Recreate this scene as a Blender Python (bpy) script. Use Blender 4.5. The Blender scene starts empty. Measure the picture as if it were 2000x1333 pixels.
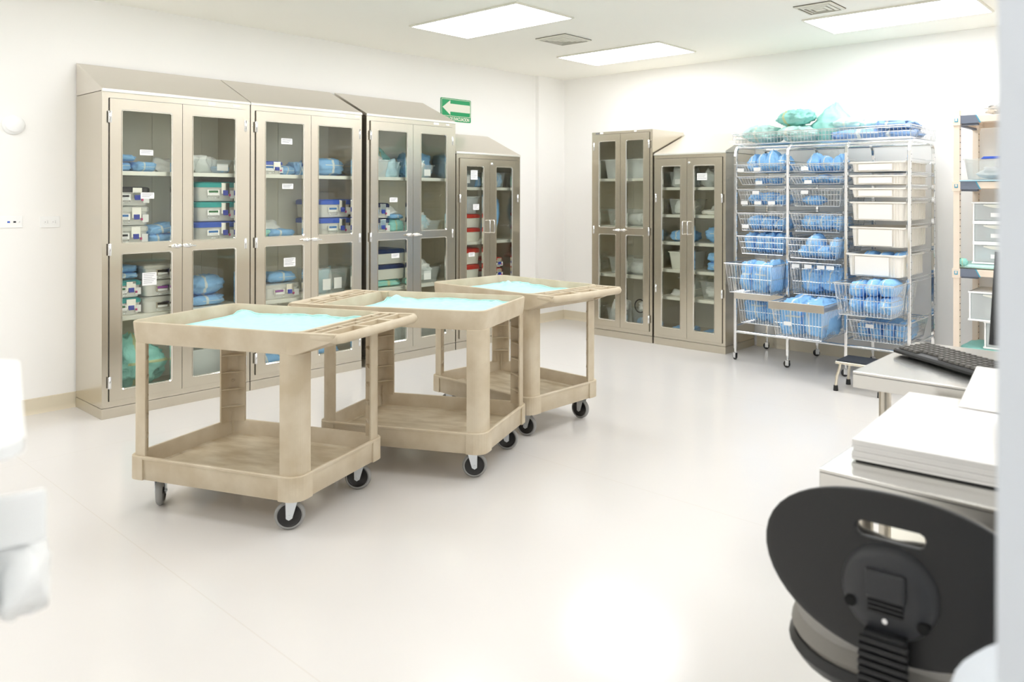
import bpy, bmesh, math, random
from math import sin, cos, pi, radians
from mathutils import Vector, Matrix, noise
random.seed(7)
SC = bpy.context.scene
COL = SC.collection

# ------------------------------------------------------------------ helpers
def tag(o, label=None, cat=None, group=None, kind=None):
    if label: o['label'] = label
    if cat: o['category'] = cat
    if group: o['group'] = group
    if kind: o['kind'] = kind
    return o

def empty(name, loc=(0, 0, 0), rz=0.0):
    o = bpy.data.objects.new(name, None)
    o.empty_display_size = .05
    COL.objects.link(o)
    o.location = loc
    o.rotation_euler = (0, 0, rz)
    return o

def kids(o):
    return [c for c in bpy.data.objects if c.parent == o]

def copy_tree(o, parent=None):
    c = o.copy()
    COL.objects.link(c)
    c.parent = parent
    for ch in kids(o):
        copy_tree(ch, c)
    return c

def rrect(x0, x1, y0, y1, r, n=5):
    pts = []
    for cx, cy, a0 in ((x1 - r, y1 - r, 0), (x0 + r, y1 - r, 90), (x0 + r, y0 + r, 180), (x1 - r, y0 + r, 270)):
        for i in range(n + 1):
            a = radians(a0 + 90 * i / n)
            pts.append((cx + r * cos(a), cy + r * sin(a)))
    return pts

class MB:
    def __init__(s):
        s.v = []; s.f = []; s.mi = []; s.sm = []; s.m = 0; s.T = Matrix.Identity(4)
    def add(s, vs, fs, smooth=False):
        b = len(s.v)
        s.v += [tuple(s.T @ Vector(p)) for p in vs]
        for f in fs:
            s.f.append(tuple(b + i for i in f)); s.mi.append(s.m); s.sm.append(smooth)
        return s
    def box(s, x0, x1, y0, y1, z0, z1):
        return s.add([(x0, y0, z0), (x1, y0, z0), (x1, y1, z0), (x0, y1, z0), (x0, y0, z1), (x1, y0, z1), (x1, y1, z1), (x0, y1, z1)],
                     [(0, 3, 2, 1), (4, 5, 6, 7), (0, 1, 5, 4), (1, 2, 6, 5), (2, 3, 7, 6), (3, 0, 4, 7)])
    def loft(s, loops, closed=True, cap0=True, cap1=True, smooth=True):
        n = len(loops[0]); vs = [p for l in loops for p in l]; fs = []
        for k in range(len(loops) - 1):
            for i in range(n if closed else n - 1):
                j = (i + 1) % n
                fs.append((k * n + i, k * n + j, (k + 1) * n + j, (k + 1) * n + i))
        s.add(vs, fs, smooth)
        b = len(s.v) - len(vs)
        for c, k in ((cap0, 0), (cap1, len(loops) - 1)):
            if c:
                s.f.append(tuple(b + k * n + i for i in range(n))); s.mi.append(s.m); s.sm.append(False)
        return s
    def prism(s, pts, z0, z1):
        return s.loft([[(x, y, z0) for x, y in pts], [(x, y, z1) for x, y in pts]], smooth=False)
    def prismx(s, pts, x0, x1):      # pts in (y,z)
        return s.loft([[(x0, y, z) for y, z in pts], [(x1, y, z) for y, z in pts]], smooth=False)
    def prismy(s, pts, y0, y1):      # pts in (x,z)
        return s.loft([[(x, y0, z) for x, z in pts], [(x, y1, z) for x, z in pts]], smooth=False)
    def tube(s, pts, r, n=6, cap=True):
        pts = [Vector(p) for p in pts]; loops = []
        up = None
        for i, p in enumerate(pts):
            t = (pts[min(i + 1, len(pts) - 1)] - pts[max(i - 1, 0)]).normalized()
            if up is None:
                up = Vector((0, 0, 1)) if abs(t.z) < .9 else Vector((1, 0, 0))
            a = t.cross(up).normalized(); b = t.cross(a).normalized(); up = -b if False else a.cross(t).normalized()
            rr = r[i] if isinstance(r, (list, tuple)) else r
            loops.append([tuple(p + a * rr * cos(2 * pi * k / n) + b * rr * sin(2 * pi * k / n)) for k in range(n)])
        return s.loft(loops, cap0=cap, cap1=cap)
    def cyl(s, c, r, z0, z1, n=20, r1=None):
        r1 = r if r1 is None else r1
        return s.loft([[(c[0] + q * cos(2 * pi * k / n), c[1] + q * sin(2 * pi * k / n), z) for k in range(n)] for q, z in ((r, z0), (r1, z1))])
    def lathe(s, prof, n=28, axis='z', caps=True):   # prof: (r, h)
        loops = []
        for r, h in prof:
            l = []
            for k in range(n):
                a = 2 * pi * k / n
                if axis == 'z': l.append((r * cos(a), r * sin(a), h))
                elif axis == 'y': l.append((r * cos(a), h, r * sin(a)))
                else: l.append((h, r * cos(a), r * sin(a)))
            loops.append(l)
        return s.loft(loops, cap0=caps, cap1=caps)
    def build(s, name, mats, parent=None, bevel=0.0, seg=2, sub=0, loc=None, solid=0.0, auto=True):
        me = bpy.data.meshes.new(name)
        me.from_pydata(s.v, [], s.f)
        if not isinstance(mats, (list, tuple)): mats = [mats]
        for m in mats: me.materials.append(m)
        me.polygons.foreach_set('material_index', s.mi)
        me.polygons.foreach_set('use_smooth', s.sm)
        bm = bmesh.new(); bm.from_mesh(me)
        bmesh.ops.recalc_face_normals(bm, faces=bm.faces)
        if auto:
            for e in bm.edges:
                if len(e.link_faces) == 2 and e.calc_face_angle(0) > radians(40): e.smooth = False
        bm.to_mesh(me); bm.free()
        o = bpy.data.objects.new(name, me)
        COL.objects.link(o)
        o.parent = parent
        if loc: o.location = loc
        if solid:
            md = o.modifiers.new('solid', 'SOLIDIFY'); md.thickness = solid; md.offset = 0
        if bevel:
            md = o.modifiers.new('bevel', 'BEVEL'); md.width = bevel; md.segments = seg; md.limit_method = 'ANGLE'; md.angle_limit = radians(50); md.harden_normals = False
        if sub:
            md = o.modifiers.new('sub', 'SUBSURF'); md.levels = sub; md.render_levels = sub
        return o

# ------------------------------------------------------------------ materials
def srgb(r, g, b):
    return tuple(((c / 255) / 12.92 if c / 255 <= .04045 else ((c / 255 + .055) / 1.055) ** 2.4) for c in (r, g, b)) + (1,)

def newmat(name):
    m = bpy.data.materials.new(name); m.use_nodes = True
    nt = m.node_tree; b = nt.nodes['Principled BSDF']
    return m, nt, b

def mat(name, col, rough=.5, metal=0.0, spec=.5, bump=0.0, bscale=60, var=0.0, vscale=8, sheen=0.0, coat=0.0, stretch=None, trans=0.0, alpha=1.0, vcol=None):
    m, nt, b = newmat(name); N = nt.nodes; L = nt.links
    b.inputs['Base Color'].default_value = col
    b.inputs['Roughness'].default_value = rough
    b.inputs['Metallic'].default_value = metal
    b.inputs['Specular IOR Level'].default_value = spec
    b.inputs['Sheen Weight'].default_value = sheen
    b.inputs['Coat Weight'].default_value = coat
    b.inputs['Alpha'].default_value = alpha
    tc = N.new('ShaderNodeTexCoord'); mp = N.new('ShaderNodeMapping'); L.new(tc.outputs['Object'], mp.inputs[0])
    if stretch: mp.inputs['Scale'].default_value = stretch
    if var:
        n = N.new('ShaderNodeTexNoise'); n.inputs['Scale'].default_value = vscale; n.inputs['Detail'].default_value = 4
        L.new(mp.outputs[0], n.inputs['Vector'])
        mx = N.new('ShaderNodeMix'); mx.data_type = 'RGBA'
        mx.inputs['A'].default_value = col
        mx.inputs['B'].default_value = vcol if vcol else tuple(c * (1 - var) for c in col[:3]) + (1,)
        r = N.new('ShaderNodeMapRange'); r.inputs[1].default_value = .35; r.inputs[2].default_value = .68
        L.new(n.outputs['Fac'], r.inputs[0]); L.new(r.outputs[0], mx.inputs['Factor']); L.new(mx.outputs['Result'], b.inputs['Base Color'])
    if bump:
        n2 = N.new('ShaderNodeTexNoise'); n2.inputs['Scale'].default_value = bscale; n2.inputs['Detail'].default_value = 3
        L.new(mp.outputs[0], n2.inputs['Vector'])
        bp = N.new('ShaderNodeBump'); bp.inputs['Strength'].default_value = bump; bp.inputs['Distance'].default_value = .01
        L.new(n2.outputs['Fac'], bp.inputs['Height']); L.new(bp.outputs[0], b.inputs['Normal'])
    return m

def glassmat(name, tint=(1, 1, 1, 1), rough=.02, refl=1.0, ior=1.45, haze=0.0, hazecol=(.9, .95, .96, 1)):
    m = bpy.data.materials.new(name); m.use_nodes = True; nt = m.node_tree; N = nt.nodes; L = nt.links
    N.clear(); out = N.new('ShaderNodeOutputMaterial'); tr = N.new('ShaderNodeBsdfTransparent'); gl = N.new('ShaderNodeBsdfGlossy')
    tr.inputs[0].default_value = tint; gl.inputs['Roughness'].default_value = rough
    fr = N.new('ShaderNodeFresnel'); ge = N.new('ShaderNodeNewGeometry')
    io = N.new('ShaderNodeMapRange'); io.inputs[3].default_value = ior; io.inputs[4].default_value = 1 / ior
    L.new(ge.outputs['Backfacing'], io.inputs[0]); L.new(io.outputs[0], fr.inputs[0])
    mu = N.new('ShaderNodeMath'); mu.operation = 'MULTIPLY'; mu.inputs[1].default_value = refl; mu.use_clamp = True
    L.new(fr.outputs[0], mu.inputs[0])
    mx = N.new('ShaderNodeMixShader'); L.new(mu.outputs[0], mx.inputs[0])
    src = tr.outputs[0]
    if haze:
        df = N.new('ShaderNodeBsdfDiffuse'); df.inputs[0].default_value = hazecol
        tl = N.new('ShaderNodeBsdfTranslucent'); tl.inputs[0].default_value = hazecol
        ad = N.new('ShaderNodeMixShader'); ad.inputs[0].default_value = .3; L.new(df.outputs[0], ad.inputs[1]); L.new(tl.outputs[0], ad.inputs[2])
        m2 = N.new('ShaderNodeMixShader'); m2.inputs[0].default_value = haze; L.new(tr.outputs[0], m2.inputs[1]); L.new(ad.outputs[0], m2.inputs[2])
        src = m2.outputs[0]
    L.new(src, mx.inputs[1]); L.new(gl.outputs[0], mx.inputs[2]); L.new(mx.outputs[0], out.inputs[0])
    return m

def steelmat(name, col, rough=.28, axis='z', bump=0.0, metal=.92):
    """satin brushed stainless"""
    m, nt, b = newmat(name)
    b.inputs['Base Color'].default_value = col; b.inputs['Metallic'].default_value = metal; b.inputs['Roughness'].default_value = rough
    return m

def wrapmat(name, col, tape=srgb(214, 222, 224), bump=.5, dark=.86):
    """woven sterilisation wrap with paper tape bands whose place differs per pack"""
    m, nt, b = newmat(name); N = nt.nodes; L = nt.links
    b.inputs['Roughness'].default_value = .62; b.inputs['Specular IOR Level'].default_value = .3
    tc = N.new('ShaderNodeTexCoord'); oi = N.new('ShaderNodeObjectInfo')
    sp = N.new('ShaderNodeSeparateXYZ'); L.new(tc.outputs['Generated'], sp.inputs[0])
    def math_(op, a, c=None, v=None):
        k = N.new('ShaderNodeMath'); k.operation = op
        L.new(a, k.inputs[0])
        if c is not None: L.new(c, k.inputs[1])
        if v is not None: k.inputs[1].default_value = v
        return k.outputs[0]
    off = math_('MULTIPLY_ADD', oi.outputs['Random'], v=.3)
    N[-1].inputs[2].default_value = .3
    d = math_('ABSOLUTE', math_('SUBTRACT', sp.outputs['X'], off)); band = math_('LESS_THAN', d, v=.032)
    d2 = math_('ABSOLUTE', math_('SUBTRACT', sp.outputs['Z'], off)); b2 = math_('LESS_THAN', d2, v=.022)
    b2 = math_('MULTIPLY', b2, math_('GREATER_THAN', sp.outputs['X'], v=.35)); b2 = math_('MULTIPLY', b2, math_('GREATER_THAN', oi.outputs['Random'], v=.5))
    mk = math_('MAXIMUM', band, b2)
    n = N.new('ShaderNodeTexNoise'); n.inputs['Scale'].default_value = 9; n.inputs['Detail'].default_value = 5; L.new(tc.outputs['Object'], n.inputs['Vector'])
    mx0 = N.new('ShaderNodeMix'); mx0.data_type = 'RGBA'; mx0.inputs['A'].default_value = col; mx0.inputs['B'].default_value = tuple(c * dark for c in col[:3]) + (1,)
    L.new(n.outputs['Fac'], mx0.inputs['Factor'])
    mx = N.new('ShaderNodeMix'); mx.data_type = 'RGBA'; L.new(mk, mx.inputs['Factor']); L.new(mx0.outputs['Result'], mx.inputs['A']); mx.inputs['B'].default_value = tape
    L.new(mx.outputs['Result'], b.inputs['Base Color'])
    n2 = N.new('ShaderNodeTexNoise'); n2.inputs['Scale'].default_value = 14; n2.inputs['Detail'].default_value = 3; n2.inputs['Distortion'].default_value = 1.2
    L.new(tc.outputs['Object'], n2.inputs['Vector'])
    bp = N.new('ShaderNodeBump'); bp.inputs['Strength'].default_value = bump; bp.inputs['Distance'].default_value = .02
    L.new(n2.outputs['Fac'], bp.inputs['Height']); L.new(bp.outputs[0], b.inputs['Normal'])
    return m

def emat(name, strength, col=(1, 1, 1, 1)):
    m = bpy.data.materials.new(name); m.use_nodes = True; nt = m.node_tree; nt.nodes.clear()
    e = nt.nodes.new('ShaderNodeEmission'); e.inputs[0].default_value = col; e.inputs[1].default_value = strength
    o = nt.nodes.new('ShaderNodeOutputMaterial'); nt.links.new(e.outputs[0], o.inputs[0]); return m

M = {}
M['wall'] = mat('wall paint', srgb(250, 249, 247), .55)
M['ceil'] = mat('ceiling paint', srgb(248, 247, 240), .7)
M['steel'] = steelmat('brushed stainless', (.675, .625, .53, 1), .23)
M['steel_top'] = steelmat('brushed stainless hood', (.75, .71, .64, 1), .38, 'x')
M['steel_in'] = steelmat('stainless interior', (.86, .83, .73, 1), .5, metal=.1)
M['steel_bright'] = mat('polished steel rim', (.88, .87, .83, 1), .12, 1)
M['plinth'] = steelmat('stainless plinth', (.68, .63, .53, 1), .33, 'x')
M['shelf_lip'] = mat('shelf edge steel', (.80, .80, .74, 1), .35, .6)
M['chrome'] = mat('chrome', (.86, .87, .88, 1), .1, 1)
M['wire'] = mat('chrome wire', (.80, .81, .82, 1), .22, 1)
M['rail_steel'] = steelmat('drawer front steel', (.72, .69, .64, 1), .25, 'x')
M['glass'] = glassmat('cabinet door glass', (.97, .98, .955, 1), .01, 1.0)
M['clear'] = glassmat('clear plastic', (.97, .985, .985, 1), .12, .8, haze=.16, hazecol=(.97, .99, .99, 1))
M['frost'] = glassmat('frosted plastic', (.96, .985, .985, 1), .2, .8, haze=.42, hazecol=(.97, .99, .99, 1))
M['cart'] = mat('beige moulded plastic', srgb(190, 175, 149), .5, bump=.06, bscale=220, var=.12, vscale=7, vcol=srgb(206, 194, 172))
M['cart_in'] = mat('worn beige plastic floor', srgb(180, 164, 136), .45, bump=.05, bscale=120, var=.3, vscale=6, vcol=srgb(208, 197, 174), stretch=(1, 2.6, 1))
M['dark_in'] = mat('dark gap shade', (.03, .03, .03, 1), .8)  # gap shade put into a flat dark colour
M['tire'] = mat('grey rubber tyre', srgb(150, 150, 148), .6)
M['hub'] = mat('black nylon hub', (.012, .011, .011, 1), .35)
M['zinc'] = mat('zinc plated steel', (.72, .76, .80, 1), .3, .85)
M['towel'] = mat('teal cotton drape', srgb(184, 231, 227), .85, spec=.2, sheen=.25, bump=.25, bscale=240, var=.12, vscale=30)
M['blue'] = wrapmat('blue wrap', srgb(146, 199, 247))
M['blue_dull'] = wrapmat('folded slate blue cotton', srgb(138, 172, 218))
M['teal'] = wrapmat('teal cotton wrap', srgb(158, 222, 212), tape=srgb(196, 206, 160))
M['teal_pale'] = wrapmat('pale teal cotton wrap', srgb(200, 238, 231), tape=srgb(225, 235, 220))
M['teal_plain'] = mat('plain teal cotton', srgb(166, 224, 215), .7, bump=.7, bscale=9, var=.12, vscale=7)
M['white_paper'] = mat('white crepe paper', srgb(246, 246, 243), .6, bump=.5, bscale=30, var=.1, vscale=12)
M['pouch'] = mat('paper and film pouch', srgb(244, 245, 243), .4, bump=.6, bscale=26, var=.14, vscale=16)
M['pouch_blue'] = mat('blue tinted film pouch', srgb(190, 222, 234), .4, bump=.6, bscale=26, var=.14, vscale=16)
M['label'] = mat('white paper label', srgb(240, 240, 240), .6)
M['print'] = mat('grey print', srgb(120, 120, 124), .6)
M['alu'] = mat('anodised aluminium', (.80, .80, .78, 1), .4, .4)
M['lid_teal'] = mat('teal anodised lid', srgb(20, 160, 158), .35, .3)
M['lid_blue'] = mat('blue anodised lid', srgb(40, 90, 196), .35, .3)
M['lid_peri'] = mat('periwinkle lid', srgb(88, 110, 200), .35, .2)
M['lid_navy'] = mat('navy lid', srgb(24, 34, 78), .4, .2)
M['lid_black'] = mat('black lid', srgb(30, 30, 34), .35, .2)
M['lid_silver'] = mat('silver lid', (.66, .66, .62, 1), .4, .5)
M['lid_red'] = mat('red lid', srgb(190, 52, 40), .4, .1)
M['seal_blue'] = mat('blue plastic seal', srgb(40, 60, 168), .4)
M['magenta'] = mat('magenta dot', srgb(196, 50, 120), .5)
M['green_strip'] = mat('green name strip', srgb(40, 110, 60), .5)
M['blue_strip'] = mat('blue name strip', srgb(30, 110, 180), .5)
M['purple_strip'] = mat('purple name strip', srgb(140, 70, 150), .5)
M['black_strip'] = mat('black name strip', srgb(20, 20, 20), .5)
M['cream'] = mat('cream bin plastic', srgb(244, 240, 232), .45)
M['cream2'] = mat('cream card insert', srgb(247, 243, 237), .6)
M['white_pl'] = mat('white plastic', srgb(250, 251, 251), .4)
M['white_box'] = mat('off white box plastic', srgb(222, 222, 212), .5)
M['peach'] = mat('peach beige polymer', srgb(236, 220, 202), .55)
M['slate'] = mat('slate blue bracket', srgb(112, 120, 136), .5)
M['cyan'] = mat('cyan latch', srgb(60, 160, 190), .4)
M['blue_handle'] = mat('blue bin handle', srgb(60, 96, 200), .35)
M['black'] = mat('black plastic', (.010, .010, .0105, 1), .42, bump=.05, bscale=500)
M['mount'] = mat('charcoal plastic', srgb(44, 45, 48), .45)
M['hole'] = mat('black hole shade', (.001, .001, .001, 1), .9)
M['black_soft'] = mat('matte black plastic', (.012, .012, .013, 1), .55)
M['key'] = mat('keyboard key plastic', srgb(74, 71, 65), .3)
M['screen'] = mat('dark screen', (.01, .01, .012, 1), .15)
M['seat'] = mat('grey upholstery', srgb(128, 124, 118), .7, bump=.3, bscale=300)
M['jamb'] = mat('pale blue grey paint', srgb(212, 218, 226), .5)
M['green'] = mat('sign green', srgb(0, 158, 96), .45)
M['signwhite'] = mat('sign white', srgb(236, 236, 222), .5)
M['cove'] = mat('beige cove base', srgb(222, 212, 190), .5)
M['vent'] = mat('vent enamel', srgb(228, 226, 214), .5)
M['dark'] = mat('dark void', srgb(70, 66, 52), .8)
M['rubber'] = mat('black rubber tread', srgb(52, 56, 66), .8, bump=.8, bscale=350)
M['stool_leg'] = mat('warm chromed stool leg', (.80, .74, .62, 1), .25, .9)
M['light'] = emat('ceiling diffuser', 13.5, (.97, .98, 1, 1))
M['light_new'] = emat('brighter ceiling diffuser', 17.5, (.97, .98, 1, 1))

def floor_mat():
    m, nt, b = newmat('white vinyl floor'); N = nt.nodes; L = nt.links
    tc = N.new('ShaderNodeTexCoord')
    n = N.new('ShaderNodeTexNoise'); n.inputs['Scale'].default_value = 3; n.inputs['Detail'].default_value = 6; L.new(tc.outputs['Object'], n.inputs['Vector'])
    n2 = N.new('ShaderNodeTexNoise'); n2.inputs['Scale'].default_value = 220; L.new(tc.outputs['Object'], n2.inputs['Vector'])
    cr = N.new('ShaderNodeMix'); cr.data_type = 'RGBA'; cr.inputs['A'].default_value = srgb(219, 216, 213); cr.inputs['B'].default_value = srgb(221, 218, 215)
    L.new(n.outputs['Fac'], cr.inputs['Factor'])
    sp = N.new('ShaderNodeSeparateXYZ'); L.new(tc.outputs['Object'], sp.inputs[0])
    def M_(op, a, v, a2=None):
        k = N.new('ShaderNodeMath'); k.operation = op; L.new(a, k.inputs[0])
        if a2 is None: k.inputs[1].default_value = v
        else: L.new(a2, k.inputs[1])
        return k.outputs[0]
    def seam(o, off, per):
        w = M_('SUBTRACT', M_('MODULO', M_('ADD', o, off + per * 8), per), per / 2)
        return M_('LESS_THAN', M_('ABSOLUTE', w, 0), .0022)
    sm = M_('MAXIMUM', seam(sp.outputs['X'], -1.24 + .91, 1.82), 0, seam(sp.outputs['Y'], -5.048 + 6, 12))
    mx = N.new('ShaderNodeMix'); mx.data_type = 'RGBA'; L.new(M_('MULTIPLY', sm, .22), mx.inputs['Factor']); L.new(cr.outputs['Result'], mx.inputs['A']); mx.inputs['B'].default_value = srgb(196, 184, 168)
    L.new(mx.outputs['Result'], b.inputs['Base Color'])
    r = N.new('ShaderNodeMapRange'); b.inputs['Roughness'].default_value = .17
    b.inputs['Specular IOR Level'].default_value = .45
    bp = N.new('ShaderNodeBump'); bp.inputs['Strength'].default_value = .012; L.new(n2.outputs['Fac'], bp.inputs['Height']); L.new(bp.outputs[0], b.inputs['Normal'])
    return m
M['floor'] = floor_mat()

# ------------------------------------------------------------------ room
YW, XW, ZC = 6.135, 6.70, 2.804
XF, YR = -2.6, -2.6
def struct(name, mb, m, bevel=0):
    o = mb.build(name, m, bevel=bevel); o['kind'] = 'structure'; return o
struct('floor', MB().box(XF, XW, YR, YW, -.1, 0), M['floor'])
struct('ceiling', MB().box(XF, XW, YR, YW, ZC, ZC + .1), M['ceil'])
struct('wall_left', MB().box(XF, XW + .1, YW, YW + .12, -.1, ZC + .1), M['wall'])
struct('wall_back', MB().box(XW, XW + .12, YR, YW + .12, -.1, ZC + .1), M['wall'])
struct('wall_right', MB().box(XF, XW, YR - .12, YR, -.1, ZC + .1), M['wall'])
struct('wall_front', MB().box(XF - .12, XF, YR, YW, -.1, ZC + .1), M['wall'])
struct('wall_pier', MB().box(6.27, XW, YW - .05, YW, 0, ZC), M['wall'])
struct('wall_jamb', MB().box(.66, .78, -1.6, .143, 0, ZC), M['jamb'], bevel=.004)
b = MB(); prof = [(0, 0), (-.018, .0), (-.010, .012), (-.005, .03), (-.004, .10), (0, .104)]
b.loft([[(x, YW + y, z) for y, z in prof] for x in (XF, 1.79)]); struct('baseboard_left', b, M['cove'])
b = MB(); b.loft([[(x, YW - .05 + y, z) for y, z in prof] for x in (6.262, XW)])
b.loft([[(6.27 + y, yy, z) for y, z in prof] for yy in (YW - .062, YW)]); struct('baseboard_pier', b, M['cove'])
b = MB(); b.loft([[(x, YW + y, z) for y, z in prof] for x in (5.54, 6.262)]); struct('baseboard_corner', b, M['cove'])
b = MB(); b.loft([[(XW + y, yy, z) for y, z in prof] for yy in (YW - .06, 5.19)]); struct('baseboard_back', b, M['cove'])
b = MB(); b.loft([[(XW + y, yy, z) for y, z in prof] for yy in (3.56, YR)]); struct('baseboard_right', b, M['cove'])

LG = 'ceiling light panels'
def ceiling_light(x, y, label):
    t = empty('ceiling_light', (x, y, ZC))
    tag(t, label, 'ceiling light', LG)
    w, l = .58, 1.19
    MB().box(0, w, 0, l, -.012, -.004).build('diffuser', M['light_new' if x > 5 else 'light'], t)
    f = MB()
    for a in ((-.014, 0, -.014, l + .014), (w, w + .014, -.014, l + .014), (0, w, -.014, 0), (0, w, l, l + .014)):
        f.box(a[0], a[1], a[2], a[3], -.014, -.001)
    f.build('trim_frame', M['vent'], t)
ceiling_light(3.765, 3.871, 'large square-lit ceiling panel in front of the left cabinets, nearest the frame top')
ceiling_light(5.509, 3.891, 'lit ceiling panel nearest the far room corner beyond the air vent')
ceiling_light(5.53, 1.352, 'lit ceiling panel at top right above the wire rack')
for x, y, d in ((3.765, 1.352, 'above the chair side of the room'), (2.02, 3.871, 'above the front trolley'), 
                (2.02, 1.352, 'above the work tables'), (.28, 3.871, 'left of the doorway'), (-1.46, 1.352, 'behind the viewpoint'), (-1.46, 3.871, 'farthest behind on the left'),
                (5.53, -1.2, 'at the right end of the back wall'), (3.765, -1.2, 'at the right side of the room'), (2.02, -1.2, 'in the near right of the room'), (-.4, -1.2, 'behind the pale wall end')):
    ceiling_light(x, y, 'lit ceiling panel ' + d)

def vent(x, y, s, label):
    t = empty('ceiling_vent', (x, y, ZC)); tag(t, label, 'vent')
    MB().box(.01, s - .01, .01, s - .01, -.004, -.001).build('shade_backing', M['dark'], t)  # dark sheet standing in for the shade between the louvres
    for i in range(5):
        q = .012 + i * .034; z1 = -.012 - i * .002; m = MB(); e = s - q
        ring = lambda i0, z: [(q + i0, q + i0, z), (e - i0, q + i0, z), (e - i0, e - i0, z), (q + i0, e - i0, z)]
        m.loft([ring(0, -.005), ring(0, z1), ring(.019, z1 - .004), ring(.017, -.006)], cap0=False, cap1=(i == 4), smooth=False)
        m.build('louvre_ring', M['vent'], t)
vent(4.741, 4.297, .365, 'square louvred ceiling air vent between two lit panels')
vent(5.09, 2.14, .3, 'second ceiling air vent cut off by the top edge')

# sign
def sign():
    t = empty('evacuation_sign', (4.915, YW - .006, 2.2)); tag(t, 'green evacuation route sign with white left arrow on the wall above cabinets', 'sign')
    W, H = .392, .232
    MB().prismy(rrect(0, W, 0, H - .055, .0, 1) if False else rrect(0, W, 0, H, .012), 0, .005).build('sign_plate', M['green'], t)
    bd = MB(); o = rrect(.008, W - .008, .052, H - .008, .01); i = rrect(.0125, W - .0125, .0565, H - .0125, .008)
    bd.loft([[(x, -.0008, z) for x, z in o], [(x, -.0008, z) for x, z in i]], cap0=False, cap1=False); bd.build('white_border', M['signwhite'], t, solid=.001)
    ar = [(.022, .138), (.12, .212), (.12, .178), (.372, .178), (.378, .172), (.378, .104), (.372, .098), (.12, .098), (.12, .064)]
    MB().prismy(ar, -.0015, 0).build('arrow', M['signwhite'], t)
    cu = bpy.data.curves.new('sign_text', 'FONT'); cu.body = 'RUTA DE EVACUACION'; cu.size = .047; cu.extrude = .0005; cu.align_x = 'CENTER'; cu.space_character = .92
    o0 = bpy.data.objects.new('lettering', cu); cu.offset = .0012; COL.objects.link(o0); bpy.context.view_layer.update()
    me = bpy.data.meshes.new_from_object(o0.evaluated_get(bpy.context.evaluated_depsgraph_get())); bpy.data.objects.remove(o0)
    o = bpy.data.objects.new('lettering', me); COL.objects.link(o); o.parent = t; o.location = (W / 2, -.001, .011); o.rotation_euler = (pi / 2, 0, 0)
    o.data.materials.append(M['signwhite']); o['label'] = 'white lettering RUTA DE EVACUACION'; o.scale.x = .74
sign()
# detector disc, outlets
t = empty('smoke_detector', (1.438, YW, 1.904)); tag(t, 'round white detector on the wall at the left edge', 'detector')
MB().lathe([(.001, -.0), (.062, -.0), (.062, -.012), (.055, -.022), (.05, -.024)], 40, 'y').build('base_ring', M['white_pl'], t)
MB().lathe([(.048, -.02), (.046, -.036), (.038, -.042), (.001, -.043)], 40, 'y').build('cover', M['white_pl'], t)
def plate(x, z, w, h, name, label, kind):
    t = empty(name, (x, YW, z)); tag(t, label, 'outlet')
    MB().box(-w / 2, w / 2, -.006, 0, -h / 2, h / 2).build('cover_plate', M['white_pl'], t, bevel=.002)
    if kind == 'usb':
        for dx, m in ((-.012, M['lid_blue']), (.02, M['lid_black'])):
            MB().box(dx - .007, dx + .007, -.0075, -.005, -.005, .005).build('port', m, t)
        MB().lathe([(.003, -.008), (.003, -.005)], 10, 'y').build('screw', M['chrome'], t, loc=(.045, 0, 0))
    else:
        for dx in (-.022, .022):
            s = MB(); s.lathe([(.001, -.008), (.016, -.008), (.017, -.005)], 20, 'y'); r = s.build('socket', M['white_pl'], t, loc=(dx, 0, 0))
            s = MB(); s.box(.003, .009, -.0086, -.0078, .004, .006); s.box(.003, .009, -.0086, -.0078, -.006, -.004); s.box(-.009, -.006, -.0086, -.0078, -.002, .002); s.build('slots', M['print'], r)
plate(1.425, 1.273, .125, .075, 'data_outlet', 'white wall plate with a blue and a black data port', 'usb')
plate(1.640, 1.268, .108, .075, 'power_outlet', 'white double power outlet plate beside the leftmost cabinet', 'pow')

# ------------------------------------------------------------------ cabinets
def placed(o, T, x, y, z, rz=0.0, rx=0.0, ry=0.0):
    p = T @ Vector((x, y, z)); o.location = p
    o.rotation_euler = (rx, ry, T.to_euler().z + rz); return o

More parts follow.
